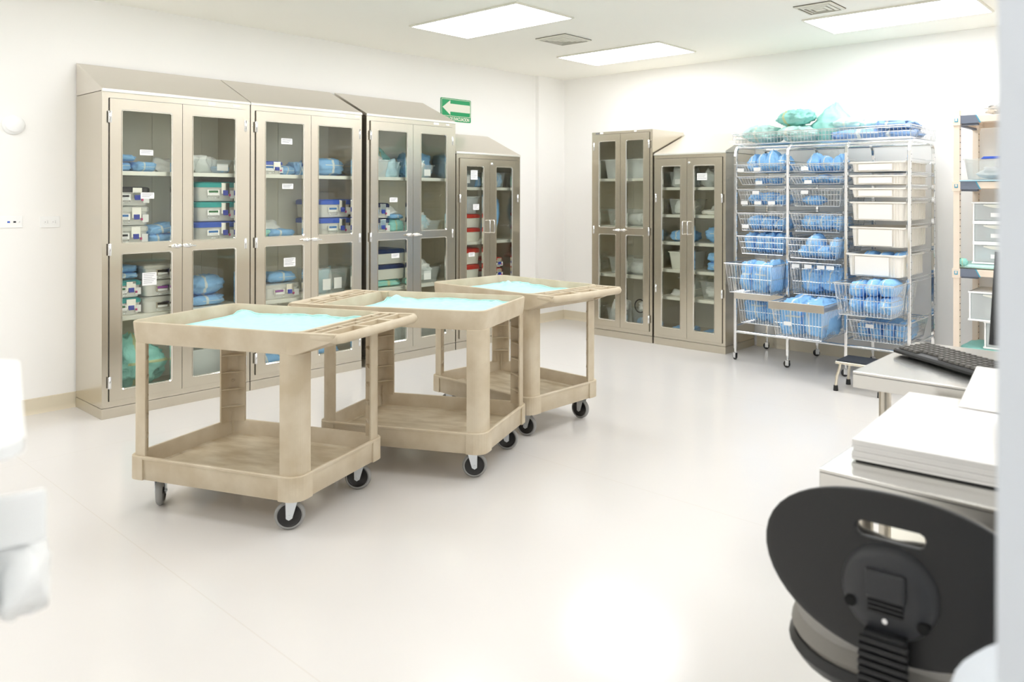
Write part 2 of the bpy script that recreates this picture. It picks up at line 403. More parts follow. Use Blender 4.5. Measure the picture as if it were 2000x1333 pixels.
def cabinet(T, w, label, hz, doors, wins, shelves, slope, two, labels=(), d=.49, zd=(.113, 2.077), flat_plates=(), name='steel_cabinet', zb=.07):
    """doors: (x0, xm, x1); wins: list of (door index, x0, x1, z0, z1)"""
    t = empty(name); placed(t, T, 0, 0, 0)
    tag(t, label, 'cabinet', 'stainless steel glass-door cabinets')
    th = .018
    b = MB(); x0, xm, x1 = doors
    b.box(0, th, 0, d, zb, hz); b.box(w - th, w, 0, d, zb, hz)
    b.box(th, x0 + .01, 0, .03, zb, hz); b.box(x1 - .01, w - th, 0, .03, zb, hz)
    b.box(x0 + .01, x1 - .01, 0, .03, zd[1] - .01, hz); b.box(x0 + .01, x1 - .01, 0, .03, zb, zd[0] + .01)
    b.box(th, w - th, .03, d, hz - .012, hz); b.box(th, w - th, .03, d, zb, zb + .045)
    b.m = 2; g_ = .0035  # dark strips round the doors, their colour standing in for gap shade
    for q in ((x0 - g_, x0 + .005, zd[0] - g_, zd[1] + g_), (x1 - .005, x1 + g_, zd[0] - g_, zd[1] + g_), (xm - .004, xm + .004, zd[0], zd[1]), (x0, x1, zd[0] - g_, zd[0] + .005), (x0, x1, zd[1] - .005, zd[1] + g_)):
        b.box(q[0], q[1], -.0012, .002, q[2], q[3])
    b.m = 1
    b.box(th, w - th, d - .012, d - .004, zb + .045, hz - .012)
    for xx in (x0 + .09, xm, x1 - .09):      # slotted shelf standards at the back
        b.box(xx - .012, xx + .012, d - .018, d - .012, zb + .05, hz - .02)
    b.build('body', [M['steel'], M['steel_in'], M['dark_in']], t)
    MB().box(-.001, w + .001, -.002, d, 0, zb - .003).build('plinth', M['plinth'], t, bevel=.002)
    if slope:
        s = MB(); a = hz + .004
        s.prismx([(-.004, a), (-.004, a + .012), (d, a + slope), (d, a)], 0, w)
        s.build('sloped_top', M['steel_top'], t, bevel=.0015)
        MB().box(-.002, w + .002, -.008, .01, hz - .004, hz + .012).build('drip_edge', M['shelf_lip'], t, bevel=.002)
    for z in shelves:
        s = MB(); s.box(th + .002, w - th - .002, .045, d - .02, z - .024, z)
        s.m = 1; s.box(th + .002, w - th - .002, .040, .045, z - .027, z + .001)
        s.build('shelf', [M['steel_in'], M['shelf_lip']], t, bevel=.001)
    for di, (a, c) in enumerate(((x0, xm - .0015), (xm + .0015, x1))):
        ww = sorted([q[1:] for q in wins if q[0] == di], key=lambda q: -q[2])
        wx0, wx1 = ww[0][0], ww[0][1]; m = MB(); y0, y1 = -.015, 0
        m.box(a, wx0, y0, y1, zd[0], zd[1]); m.box(wx1, c, y0, y1, zd[0], zd[1])
        zs = [zd[1]] + [v for q in ww for v in (q[3], q[2])] + [zd[0]]
        for k in range(0, len(zs), 2):
            m.box(wx0, wx1, y0, y1, zs[k + 1], zs[k])
        m.m = 1
        for (p0, p1, q0, q1) in ww:
            o = rrect(p0 - .007, p1 + .007, q0 - .007, q1 + .007, .016, 3); i = rrect(p0 + .001, p1 - .001, q0 + .001, q1 - .001, .010, 3)
            m.loft([[(x, y0 - .0005, z) for x, z in o], [(x, y0 - .003, z) for x, z in o], [(x, y0 + .004, z) for x, z in i], [(x, y0 + .02, z) for x, z in i]], cap0=False, cap1=False, smooth=False)
        dr = m.build('door', [M['steel'], M['steel_bright']], t)
        for (p0, p1, q0, q1) in ww:
            MB().box(p0 - .003, p1 + .003, -.012, -.009, q0 - .003, q1 + .003).build('glass_pane', M['glass'], dr)
        hx = a if di == 0 else c
        for zz in ([zd[0] + .12, (zd[0] + zd[1]) / 2, zd[1] - .12] if two else [zd[0] + .45, zd[1] - .38]):
            h = MB(); h.tube([(hx, -.019, zz - .04), (hx, -.019, zz + .04)], .005, 8); h.box(hx - .010, hx + .010, -.017, -.014, zz - .038, zz + .038)
            h.build('hinge', M['chrome'], dr)
        hm = MB(); s = -1 if di == 0 else 1; cx = xm + s * .035
        if two:
            hm.loft([[(cx + rr * (1.35 if abs(cos(a_)) > 0 else 1) * cos(a_) * 1.2, yy, 1.1 + rr * .8 * sin(a_)) for a_ in [2 * pi * k / 20 for k in range(20)]]
                     for rr, yy in ((.018, -.014), (.02, -.022), (.014, -.031), (.004, -.034))])
            hm.tube([(cx, -.028, 1.1), (cx + s * .02, -.040, 1.1), (cx + s * .045, -.037, 1.097)], [.009, .008, .006], 8)
            hm.build('lever_handle', M['chrome'], dr)
        else:
            zc_ = 1.145; hx2 = xm + s * .028
            hm.tube([(hx2, -.012, zc_ - .06), (hx2, -.045, zc_ - .06), (hx2, -.05, zc_ - .05), (hx2, -.05, zc_ + .05), (hx2, -.045, zc_ + .06), (hx2, -.012, zc_ + .06)], .0055, 8)
            hm.build('pull_handle', M['chrome'], dr)
            if di == 1: MB().lathe([(.012, -.014), (.012, -.023), (.006, -.026), (.001, -.026)], 16, 'y').build('lock', M['chrome'], dr, loc=(xm + .025, 0, zd[1] - .045))
        for (ld, lx0, lx1, lz0, lz1) in labels:
            if ld == di:
                l = MB(); l.box(lx0, lx1, -.0135, -.0125, lz0, lz1); l.m = 1
                nl = max(2, int((lz1 - lz0) / .013))
                for k in range(nl):
                    zz = lz1 - .009 - k * (lz1 - lz0 - .014) / nl; l.box(lx0 + .008, lx1 - .008 - .01 * (k % 3), -.014, -.0135, zz - .0011, zz + .0011)
                l.build('paper_label', [M['label'], M['print']], dr)
    for (lx0, lx1, lz0, lz1, mm) in flat_plates:
        MB().box(lx0, lx1, -.0015, 0, lz0, lz1).build('name_plate', M[mm], t)
    return t

Y1, XR = 5.631, 6.1334
TA = Matrix.Translation((1.785, Y1, 0)); TB = Matrix.Translation((2.752, Y1, 0)); TC = Matrix.Translation((3.735, Y1, 0)); TD = Matrix.Translation((4.70, Y1, 0))
R90 = Matrix.Rotation(-pi / 2, 4, 'Z')
TE = Matrix.Translation((XR, 5.176, 0)) @ R90; TF = Matrix.Translation((XR, 4.379, 0)) @ R90
SH = [1.607, 1.115, .645]
def two_wins(l, r): return [(0, l[0], l[1], 1.137, 2.003), (0, l[0], l[1], .184, 1.062), (1, r[0], r[1], 1.137, 2.003), (1, r[0], r[1], .184, 1.062)]
plates = [(.64, .70, 2.09, 2.108, 'label'), (.86, .90, 2.092, 2.106, 'label')]
cabinet(TA, .96, 'leftmost tall stainless steel glass-door cabinet beside the bare wall', 2.122, (.04, .483, .922), two_wins((.113, .412), (.555, .847)), SH, .225, True,
        labels=[(0, .216, .298, 1.715, 1.752), (0, .222, .304, 1.425, 1.466), (0, .232, .32, .845, .93)], flat_plates=[(.66, .71, 2.092, 2.112, 'label'), (.835, .885, 2.094, 2.108, 'label')])
cabinet(TB, .937, 'second tall stainless glass-door cabinet from the left end', 2.122, (.035, .473, .91), two_wins((.108, .408), (.539, .838)), SH, .225, True,
        labels=[(0, .228, .318, 1.84, 1.885), (0, .236, .326, 1.497, 1.538), (0, .25, .345, .90, .968)], flat_plates=[(.735, .785, 2.094, 2.114, 'label'), (.87, .91, 2.096, 2.110, 'label')])
cabinet(TC, .953, 'third tall stainless glass-door cabinet, just left of the green sign', 2.122, (.033, .463, .908), two_wins((.106, .397), (.553, .833)), SH, .225, True,
        labels=[(0, .22, .30, 1.39, 1.43), (0, .24, .32, .905, .945)], flat_plates=[(.70, .76, 2.094, 2.114, 'label'), (.84, .88, 2.096, 2.110, 'label')])
cabinet(TD, .832, 'short sloped stainless cabinet below the green sign', 1.845, (.035, .407, .785), [(0, .116, .322, .18, 1.726), (1, .496, .704, .18, 1.726)], [1.527, 1.0, .62], .225, False,
        labels=[(0, .165, .25, 1.60, 1.69), (0, .195, .27, 1.31, 1.365), (0, .14, .215, .865, .905)], zd=(.1, 1.80))
cabinet(TE, .776, 'tall flat-topped stainless glass cabinet on the back wall near the corner', 2.105, (.038, .387, .742), [(0, .112, .322, 1.13, 2.003), (0, .112, .322, .182, 1.05), (1, .465, .672, 1.13, 2.003), (1, .465, .672, .182, 1.05)],
        [1.623, 1.137, .64], 0, True, d=.55, flat_plates=[(.05, .10, 2.086, 2.10, 'print'), (.11, .15, 2.085, 2.101, 'label'), (.55, .58, 2.088, 2.1, 'label')])
cabinet(TF, .80, 'short sloped stainless cabinet on the back wall beside the wire rack', 1.845, (.031, .39, .769), [(0, .104, .312, .18, 1.73), (1, .469, .688, .18, 1.73)], [1.53, 1.266, 1.0, .733, .467], .225, False,
        labels=[(1, .50, .61, 1.595, 1.66)], zd=(.098, 1.806), d=.55)

# ------------------------------------------------------------------ soft goods
def pack_mesh(w, d, h, seed, e=.42, wr=.12, point=0.0, nu=34, nv=20, droop=0.0):
    """soft wrapped bundle, base at z = 0, centred in x and y"""
    m = MB(); loops = []
    sgn = lambda v, p: math.copysign(abs(v) ** p, v)
    for j in range(nv + 1):
        ph = -pi / 2 + pi * j / nv; l = []
        for i in range(nu):
            th = 2 * pi * i / nu
            cx = sgn(cos(ph), e * 1.1) * sgn(cos(th), e); cy = sgn(cos(ph), e * 1.1) * sgn(sin(th), e); cz = sgn(sin(ph), e * 1.5)
            x, y, z = cx * w / 2, cy * d / 2, cz * h / 2
            q = Vector((x * 13 + seed * 3.1, y * 13, z * 13 + seed))
            fold = abs(noise.noise(q * 1.3)) + .5 * abs(noise.noise(q * 2.9 + Vector((7, 1, 3)))) + .25 * abs(noise.noise(q * 6))
            s = 1 + wr * (1.1 * noise.noise(q * .5) + .55 - 2.6 * fold)
            x *= s; y *= s; z *= s
            if point and z > 0:
                k = (z / (h / 2)); x *= 1 - point * k * .85; y *= 1 - point * k * .4; x += point * k * w * .12 * sin(seed * 5.3)
            z += h / 2
            if droop: z -= droop * (abs(x) / (w / 2)) ** 2 * (z / h) * h
            l.append((x, y, max(z, 0)))
        loops.append(l)
    m.loft(loops); return m

def soft(name, T, x, y, z, w, d, h, mt, label, cat='wrapped pack', group=None, rz=0.0, rx=0.0, ry=0.0, **k):
    soft.n += 1
    o = pack_mesh(w, d, h, soft.n * .77, **k).build(name, M[mt], None, auto=False)
    for p in o.data.polygons: p.use_smooth = True
    placed(o, T, x, y, z, rz, rx, ry); tag(o, label, cat, group); return o
soft.n = 0

def pouch(T, x, y, z, w, h, label, group, mt='pouch', ry=0.0, rx=0.0, rz=0.0):
    """flat paper and film peel pouch, slightly puffed and crumpled; stands on its base"""
    soft.n += 1; sd = soft.n * 1.3; m = MB(); nx, nz = 9, 9; F = []; B = []
    for j in range(nz + 1):
        for i in range(nx + 1):
            u, v = i / nx, j / nz; puff = (sin(pi * u) * sin(pi * v)) ** .5 * .014
            yy = .02 * noise.noise((u * 2.4 + sd, v * 2.4, sd)); xx = (u - .5) * w + .012 * noise.noise((v * 3, sd, u)); zz = v * h + .02 * v * noise.noise((u * 2, sd, 4))
            F.append((xx, yy - puff - .0006, zz)); B.append((xx, yy + puff + .0006, zz))
    q = nx + 1; fs = []
    for j in range(nz):
        for i in range(nx): fs.append((j * q + i, j * q + i + 1, (j + 1) * q + i + 1, (j + 1) * q + i))
    n = len(F); fb = [tuple(n + k for k in reversed(f)) for f in fs]; ed = []
    ring = [i for i in range(q)] + [j * q + nx for j in range(1, nz + 1)] + [nz * q + i for i in range(nx - 1, -1, -1)] + [j * q for j in range(nz - 1, 0, -1)]
    for a, b2 in zip(ring, ring[1:] + ring[:1]): ed.append((a, b2, n + b2, n + a))
    m.add(F + B, fs + fb + ed, True)
    o = m.build('sterile_pouch', M[mt], None, auto=False); placed(o, T, x, y, z, rz, rx, ry); tag(o, label, 'pouch', group); return o

def container(T, x, y, z, w, d, h, lid, strip, label, rz=0.0, plain=False, group=None):
    """rigid sterilisation container: aluminium pan, coloured lid, latch, name plate handle"""
    t = empty('sterilization_container'); placed(t, T, x, y, z, rz); tag(t, label, 'container', group)
    hb = h * .70; b = MB()
    b.loft([[(px, py, zz) for px, py in rrect(i, w - i, i, d - i, .03, 4)] for zz, i in ((0, .012), (.006, .008), (hb - .008, .003), (hb, .0))])
    b.build('pan', M['alu'] if not plain else M['white_box'], t)
    l = MB(); l.loft([[(px, py, zz) for px, py in rrect(i, w - i, i, d - i, .032, 4)] for zz, i in ((hb + .001, -.004), (h - .012, -.004), (h - .004, .004), (h - .001, .02))])
    l.build('lid', M[lid], t)
    if plain:
        return t
    hx = w * .26
    f = MB(); zc_ = hb * .50
    f.box(hx, hx + .085, -.006, .0, zc_ - .008, zc_ + .032)
    f.tube([(hx + .006, -.004, zc_ - .008), (hx + .006, -.012, zc_ - .026), (hx + .079, -.012, zc_ - .026), (hx + .079, -.004, zc_ - .008)], .0022, 6)
    f.build('bail_handle', M['chrome'], t)
    MB().box(hx + .010, hx + .075, -.0075, -.006, zc_ + .012, zc_ + .027).build('name_strip', M[strip], t)
    MB().box(hx + .012, hx + .073, -.0075, -.006, zc_ - .005, zc_ + .008).build('card', M['label'], t)
    lx = w * .60
    MB().box(lx, lx + .058, -.011, .0, hb * .52, h - .008).build('latch', M['steel_bright'], t, bevel=.002)
    s = MB(); s.box(lx + .012, lx + .046, -.017, -.011, hb * .42, hb * .80); s.build('seal', M['seal_blue'], t, bevel=.002)
    MB().box(lx + .056, lx + .066, -.012, -.003, hb * .35, hb * .52).build('indicator_dot', M['magenta'], t)
    tx = w * .84
    MB().box(tx, min(tx + .06, w - .006) if w > .24 else w - .004, -.004, .001, hb * .2, hb * .78).build('tag', M['label'], t)
    return t

def clear_bin(T, x, y, z, w, d, h, label, mt='clear', rz=0.0, card=None, name='clear_bin', lip=.010, cat='bin', group=None):
    t = empty(name); placed(t, T, x, y, z, rz); tag(t, label, cat, group); b = MB(); i0 = .02; r = .02; th = .003
    L = lambda i, zz: [(px, py, zz) for px, py in rrect(i, w - i, i, d - i, r, 3)]
    b.loft([L(i0, 0), L(0, h - .012), L(-lip, h - .01), L(-lip, h), L(th, h), L(i0 + th, th)])
    b.build('shell', M[mt], t)
    if card:
        c0, c1, z0, z1 = card; MB().box(c0, c1, -.002 + i0 * .4, -.0005 + i0 * .4, z0, z1).build('card', M['label'], t)
    return t

NAME = {'A': 'the leftmost cabinet', 'B': 'the second cabinet', 'C': 'the third cabinet', 'D': 'the short cabinet under the sign', 'E': 'the flat-topped cabinet', 'F': 'the short back-wall cabinet'}
YF = .09
# --- cabinet A
z = 1.608
soft('surgical_pack', TA, .13, .24, z, .20, .26, .068, 'blue', 'blue folded pack at the left of the top shelf, leftmost cabinet')
soft('surgical_pack', TA, .30, .24, z, .16, .26, .072, 'blue', 'blue folded pack second on the top shelf, leftmost cabinet')
soft('surgical_pack', TA, .15, .24, z + .068, .22, .24, .05, 'blue', 'blue folded pack lying on another, top shelf of leftmost cabinet')
for i in range(3): pouch(TA, .43 + i * .05, .2 + .03 * i, z, .13, .11, 'crumpled paper pouch lying in the middle of the top shelf, leftmost cabinet', 'pouches on top shelf of leftmost cabinet', ry=.3 - .3 * i, rx=-.5)
pouch(TA, .58, .16, z, .10, .14, 'pointed white pouch sticking up left of the clear bin, leftmost cabinet', None, ry=.35)
clear_bin(TA, .63, .10, z, .25, .30, .10, 'clear bin with a card label on the top shelf, leftmost cabinet', card=(.14, .22, .02, .07))
for i in range(3): pouch(TA, .70 + i * .035, .18 + .05 * i, z + .005, .10, .12, 'white paper pouch standing in the clear bin, leftmost cabinet', 'pouches in clear bin of leftmost cabinet', ry=-.2 + .2 * i)
soft('surgical_pack', TA, .83, .2, z + .005, .09, .16, .05, 'blue', 'small blue pack inside the clear bin, leftmost cabinet')
z = 1.116
for k, (ld, st, q) in enumerate((('lid_silver', 'black_strip', 'silver-lidded bottom'), ('lid_silver', 'blue_strip', 'silver-lidded middle'), ('lid_black', 'black_strip', 'black-lidded top'))):
    container(TA, .028 + .004 * k, .08, z + k * .131, .277, .38, .128, ld, st, q + ' sterilization container of the upper left stack, leftmost cabinet', group='sterilization containers')
soft('surgical_pack', TA, .41, .24, z, .18, .28, .07, 'blue', 'blue pack lying beside the silver containers, leftmost cabinet')
soft('surgical_pack', TA, .41, .22, z + .065, .19, .26, .07, 'blue', 'blue pack leaning upward beside the silver containers, leftmost cabinet', ry=-.22)
for k, (ld, st, q) in enumerate((('lid_blue', 'blue_strip', 'blue-lidded bottom'), ('lid_teal', 'green_strip', 'teal-lidded middle'), ('lid_teal', 'green_strip', 'teal-lidded top'))):
    container(TA, .615, .08, z + k * .145, .285, .38, .141, ld, st, q + ' sterilization container of the upper right stack, leftmost cabinet', group='sterilization containers')
z = .646
for k in range(2):
    container(TA, .025, .08, z + k * .118, .235, .38, .114, 'lid_teal', 'green_strip', ('lower', 'upper')[k] + ' teal-lidded container of the pair on the lower left shelf, leftmost cabinet', group='sterilization containers')
soft('surgical_pack', TA, .15, .22, z + .236, .23, .24, .045, 'blue', 'blue pack lying on the teal-lidded containers, leftmost cabinet')
soft('surgical_pack', TA, .16, .22, z + .278, .22, .22, .05, 'blue', 'upper blue pack on the teal-lidded containers, leftmost cabinet', rz=.2)
for k, st in enumerate(('black_strip', 'purple_strip', 'black_strip')):
    container(TA, .275, .08, z + k * .112, .285, .38, .108, 'lid_silver', st, ('bottom', 'middle', 'top')[k] + ' all-silver container of the lower stack behind the paper label, leftmost cabinet', group='sterilization containers')
soft('surgical_pack', TA, .715, .25, z, .27, .30, .075, 'blue', 'flat blue pack under a puffed one, lower right of leftmost cabinet')
soft('surgical_pack', TA, .735, .24, z + .072, .29, .28, .15, 'blue', 'puffed blue pack resting on a flat one, lower right of leftmost cabinet', e=.7, wr=.12)
z = .116
soft('cloth_bundle', TA, .26, .24, z, .44, .34, .38, 'teal', 'big knotted teal cloth bundle at the bottom of the leftmost cabinet', 'cloth bundle', e=.75, wr=.16, point=.35, nu=40, nv=24)
clear_bin(TA, .56, .08, z, .31, .34, .23, 'frosted clear bin at the bottom right of the leftmost cabinet', mt='frost')
for i in range(4): pouch(TA, .62 + i * .06, .14 + .05 * i, z + .005, .13, .19, 'white pouch in the frosted bin, bottom of leftmost cabinet', 'pouches in frosted bin of leftmost cabinet', ry=.25 - .15 * i)
# --- cabinet B
z = 1.608
container(TB, .085, .08, z, .21, .30, .105, 'lid_peri', 'blue_strip', 'small periwinkle-lidded container on the top shelf, second cabinet', group='sterilization containers')
soft('surgical_pack', TB, .355, .18, z, .13, .16, .072, 'blue', 'small blue pack right of the periwinkle-lidded container, second cabinet', e=.6)
soft('surgical_pack', TB, .46, .2, z, .09, .2, .11, 'blue', 'narrow blue pack at the middle of the top shelf, second cabinet')
soft('surgical_pack', TB, .705, .24, z, .33, .30, .15, 'blue', 'large blue pack with two tapes on the top shelf, second cabinet', e=.55, wr=.1)
z = 1.116
soft('cloth_bundle', TB, .14, .2, z, .16, .22, .075, 'teal', 'folded teal cloth at the left of the middle shelf, second cabinet', 'cloth bundle')
soft('surgical_pack', TB, .30, .2, z, .24, .24, .07, 'blue', 'flat blue pack under a paper sheet on the middle shelf, second cabinet')
o = pouch(TB, .26, .22, z + .075, .17, .11, 'white paper sheet lying on a blue pack, second cabinet', None, mt='white_paper', rx=-1.1)
for k in range(2):
    container(TB, .60, .08, z + k * .152, .29, .38, .148, 'lid_blue', 'blue_strip', ('lower', 'upper')[k] + ' of the two blue-lidded containers in the second cabinet', group='sterilization containers')
z = .646
container(TB, .145, .08, z, .285, .34, .12, 'lid_silver', 'purple_strip', 'all-silver container with purple strip on the lower shelf, second cabinet', group='sterilization containers')
soft('surgical_pack', TB, .30, .2, z + .121, .24, .24, .085, 'blue', 'blue pack resting on the silver container, second cabinet')
soft('surgical_pack', TB, .10, .2, z, .08, .18, .09, 'blue', 'small blue pack left of the silver container, second cabinet')
clear_bin(TB, .585, .08, z, .285, .34, .20, 'clear bin with two white cards, lower right of second cabinet', card=(.05, .12, .03, .12), lip=.014)
MB().box(.15, .22, .004, .0055, .035, .125).build('card', M['label'], [k for k in bpy.data.objects if k.name.startswith('clear_bin') and k.parent is None][-1])
for i in range(5): pouch(TB, .63 + i * .045, .14 + .04 * i, z + .005, .12, .19, 'pouch standing in the two-card clear bin, second cabinet', 'pouches in clear bin of second cabinet', mt='pouch' if i % 2 else 'pouch_blue', ry=.2 - .1 * i)
z = .116
soft('surgical_pack', TB, .20, .22, z, .22, .28, .10, 'blue', 'blue pack at the bottom left of the second cabinet')
soft('surgical_pack', TB, .68, .22, z, .26, .28, .09, 'blue', 'blue pack at the bottom right of the second cabinet')
# --- cabinet C
z = 1.608
clear_bin(TC, .09, .09, z, .20, .26, .15, 'frosted bin of papers at left of the top shelf, third cabinet', mt='frost')
for i in range(3): pouch(TC, .15 + .04 * i, .15 + .04 * i, z + .005, .13, .18, 'white pouch in the frosted bin on the top shelf, third cabinet', 'pouches in frosted bin of third cabinet', ry=-.15 + .15 * i, mt='white_paper')
for i in range(3): pouch(TC, .34 + .04 * i, .13 + .04 * i, z + .003, .12, .15 - .02 * i, 'blue-tinted pouch standing beside the frosted bin, third cabinet', 'blue pouches on top shelf of third cabinet', ry=-.1 + .1 * i, mt='pouch_blue')
soft('cloth_bundle', TC, .36, .37, z, .28, .13, .28, 'teal', 'teal cloth bundle standing behind pouches at the top, third cabinet', 'cloth bundle', e=.7, point=.4, wr=.12)
soft('surgical_pack', TC, .72, .33, z, .34, .16, .24, 'blue', 'large blue pack standing behind the clear bin, third cabinet', e=.4)
clear_bin(TC, .56, .09, z, .22, .15, .12, 'small clear bin in front of the blue pack, third cabinet', card=(.11, .18, .02, .08))
for i in range(3): pouch(TC, .61 + .05 * i, .13 + .02 * i, z + .005, .10, .15, 'pouch in the small clear bin on the top shelf, third cabinet', 'pouches in small clear bin of third cabinet', ry=.3 - .3 * i, mt='pouch_blue' if i else 'pouch')
z = 1.116
for k in range(2):
    container(TC, .022, .08, z + k * .135, .27, .34, .131, 'lid_navy', 'blue_strip', ('lower', 'upper')[k] + ' navy-lidded container on the middle shelf, third cabinet', group='sterilization containers')
soft('cloth_bundle', TC, .385, .22, z, .16, .26, .125, 'teal', 'teal pack beside the navy-lidded containers, third cabinet', 'wrapped pack', e=.4)
soft('surgical_pack', TC, .385, .22, z + .122, .16, .24, .045, 'blue', 'blue pack lying on the teal pack, third cabinet')
for i in range(3): pouch(TC, .37 + .02 * i, .18 + .04 * i, z + .166 + .004 * i, .15, .10, 'crumpled pouch on the blue pack, third cabinet', 'pouches heaped on blue pack of third cabinet', rx=-1.0, ry=.3 * i - .2)
clear_bin(TC, .56, .08, z, .29, .26, .10, 'clear bin overflowing with pouches on the middle shelf, third cabinet')
for i in range(6): pouch(TC, .60 + .04 * i, .13 + .02 * i, z + .02 + .01 * (i % 3), .13, .12, 'pouch heaped in the overflowing clear bin, third cabinet', 'pouches in overflowing bin of third cabinet', rx=-.6 + .2 * (i % 3), ry=.8 - .3 * i, mt='pouch' if i % 2 else 'pouch_blue')
z = .646
soft('cloth_bundle', TC, .255, .24, z, .40, .32, .065, 'teal', 'flat teal pack with striped tape under navy-lidded boxes, third cabinet', 'wrapped pack')
for k in range(2):
    container(TC, .055, .08, z + .066 + k * .135, .40, .34, .131, 'lid_navy', 'blue_strip', ('lower', 'upper')[k] + ' wide white box with navy lid, third cabinet', plain=True, group='navy-lidded boxes')
clear_bin(TC, .56, .08, z, .28, .30, .14, 'clear bin holding a white bag, lower right of third cabinet', card=(.10, .18, .03, .11))
soft('plastic_bag', TC, .70, .22, z + .006, .25, .22, .22, 'pouch', 'white plastic bag bulging out of the clear bin, third cabinet', 'bag', e=.8, wr=.25, point=.2)
soft('cloth_bundle', TC, .53, .14, z, .05, .16, .055, 'teal_pale', 'small teal cloth beside the clear bin, third cabinet', 'cloth bundle')
z = .116
clear_bin(TC, .08, .08, z, .36, .32, .20, 'clear bin at the bottom left of the third cabinet')
for i in range(5): pouch(TC, .15 + .05 * i, .14 + .04 * i, z + .005, .13, .17, 'pouch in the bin at the bottom left of the third cabinet', 'pouches in bottom bin of third cabinet', ry=.2 - .1 * i)
clear_bin(TC, .56, .08, z, .28, .32, .14, 'clear bin at the bottom right of the third cabinet')
# --- cabinet D
z = 1.528
clear_bin(TD, .13, .09, z, .22, .24, .16, 'clear bin of white pouches at the top of the short sign cabinet', card=(.04, .12, .04, .12))
for i in range(4): pouch(TD, .18 + .035 * i, .14 + .03 * i, z + .005, .12, .14, 'white pouch in the top bin of the short sign cabinet', 'pouches in top bin of short sign cabinet', ry=.3 - .2 * i)
soft('surgical_pack', TD, .385, .22, z, .07, .22, .11, 'blue', 'narrow blue pack at the middle of the top shelf, short sign cabinet')
clear_bin(TD, .50, .09, z, .22, .24, .15, 'clear bin of teal packs at the top right, short sign cabinet')
soft('cloth_bundle', TD, .57, .2, z + .004, .11, .18, .12, 'teal', 'teal cloth in the top right bin, short sign cabinet', 'cloth bundle', e=.6, wr=.15)
soft('surgical_pack', TD, .66, .2, z + .004, .09, .18, .15, 'blue', 'blue pack in the top right bin, short sign cabinet', e=.6, wr=.15)
z = 1.001
for k in range(2):
    container(TD, .11, .08, z + k * .135, .27, .34, .131, 'lid_red', 'black_strip', ('lower', 'upper')[k] + ' red-lidded white box on the middle shelf, short sign cabinet', plain=True, group='red-lidded boxes')
clear_bin(TD, .12, .09, z + .268, .25, .30, .17, 'clear bin on top of the red-lidded boxes, short sign cabinet', mt='frost')
soft('surgical_pack', TD, .20, .22, z + .272, .15, .24, .21, 'blue', 'blue pack rising from the bin on red-lidded boxes, short sign cabinet', e=.6, point=.4)
soft('surgical_pack', TD, .59, .22, z + .004, .15, .16, .46, 'blue', 'tall blue roll leaning on the right, short sign cabinet', e=.55, ry=.16, nv=20)
z = .621
for k in range(2):
    container(TD, .11, .08, z + k * .16, .26, .34, .156, 'lid_red', 'black_strip', ('lower', 'upper')[k] + ' red-lidded white box on the lower shelf, short sign cabinet', plain=True, group='red-lidded boxes')
    container(TD, .46, .08, z + k * .105, .21, .30, .10, 'lid_red', 'black_strip', ('lower', 'upper')[k] + ' small red-lidded metal container at lower right, short sign cabinet', group='sterilization containers')
# --- cabinet E
for z, hh, x0, q in ((1.624, .20, .08, 'top'), (1.138, .17, .12, 'middle'), (.641, .17, .14, 'lower')):
    clear_bin(TE, x0, .10, z, .60 - (x0 - .08), .34, hh, 'wide clear bin of white cloths on the %s shelf, flat-topped cabinet' % q, lip=.014, mt='clear' if hh < .2 else 'frost')
    for i in range(3):
        soft('folded_drape', TE, x0 + .14 + .17 * i, .27, z + .006, .19, .28, hh * (.42 + .3 * (i > 0)), 'white_paper', '%s white folded drape in the %s wide bin, flat-topped cabinet' % (('leftmost', 'middle', 'rightmost')[i], q), 'drape', e=.5, wr=.1)
z = .116
clear_bin(TE, .11, .10, z, .22, .26, .16, 'clear bin of pouches at the bottom left, flat-topped cabinet')
for i in range(3): pouch(TE, .17 + .05 * i, .15 + .05 * i, z + .005, .15, .23, 'pouch in the bottom left bin, flat-topped cabinet', 'pouches in bottom left bin of flat-topped cabinet', ry=.35 - .2 * i)
clear_bin(TE, .44, .10, z, .26, .30, .18, 'clear bin with a coiled hose bag at the bottom right, flat-topped cabinet')
soft('surgical_pack', TE, .57, .22, z + .006, .20, .20, .09, 'blue', 'blue pack in the bottom right bin, flat-topped cabinet')
soft('plastic_bag', TE, .57, .22, z + .10, .22, .2, .18, 'pouch', 'clear bag of tubing on the blue pack, flat-topped cabinet', 'bag', e=.8, wr=.25)
hs = MB()
hs.tube([(.065 * cos(a) , .0, .065 * sin(a)) for a in [i * pi / 12 for i in range(40)]], .006, 6)
o = hs.build('coiled_tubing', M['black_soft']); placed(o, TE, .56, .09, z + .22); tag(o, 'black coiled tubing in the bottom right bin, flat-topped cabinet', 'tubing')
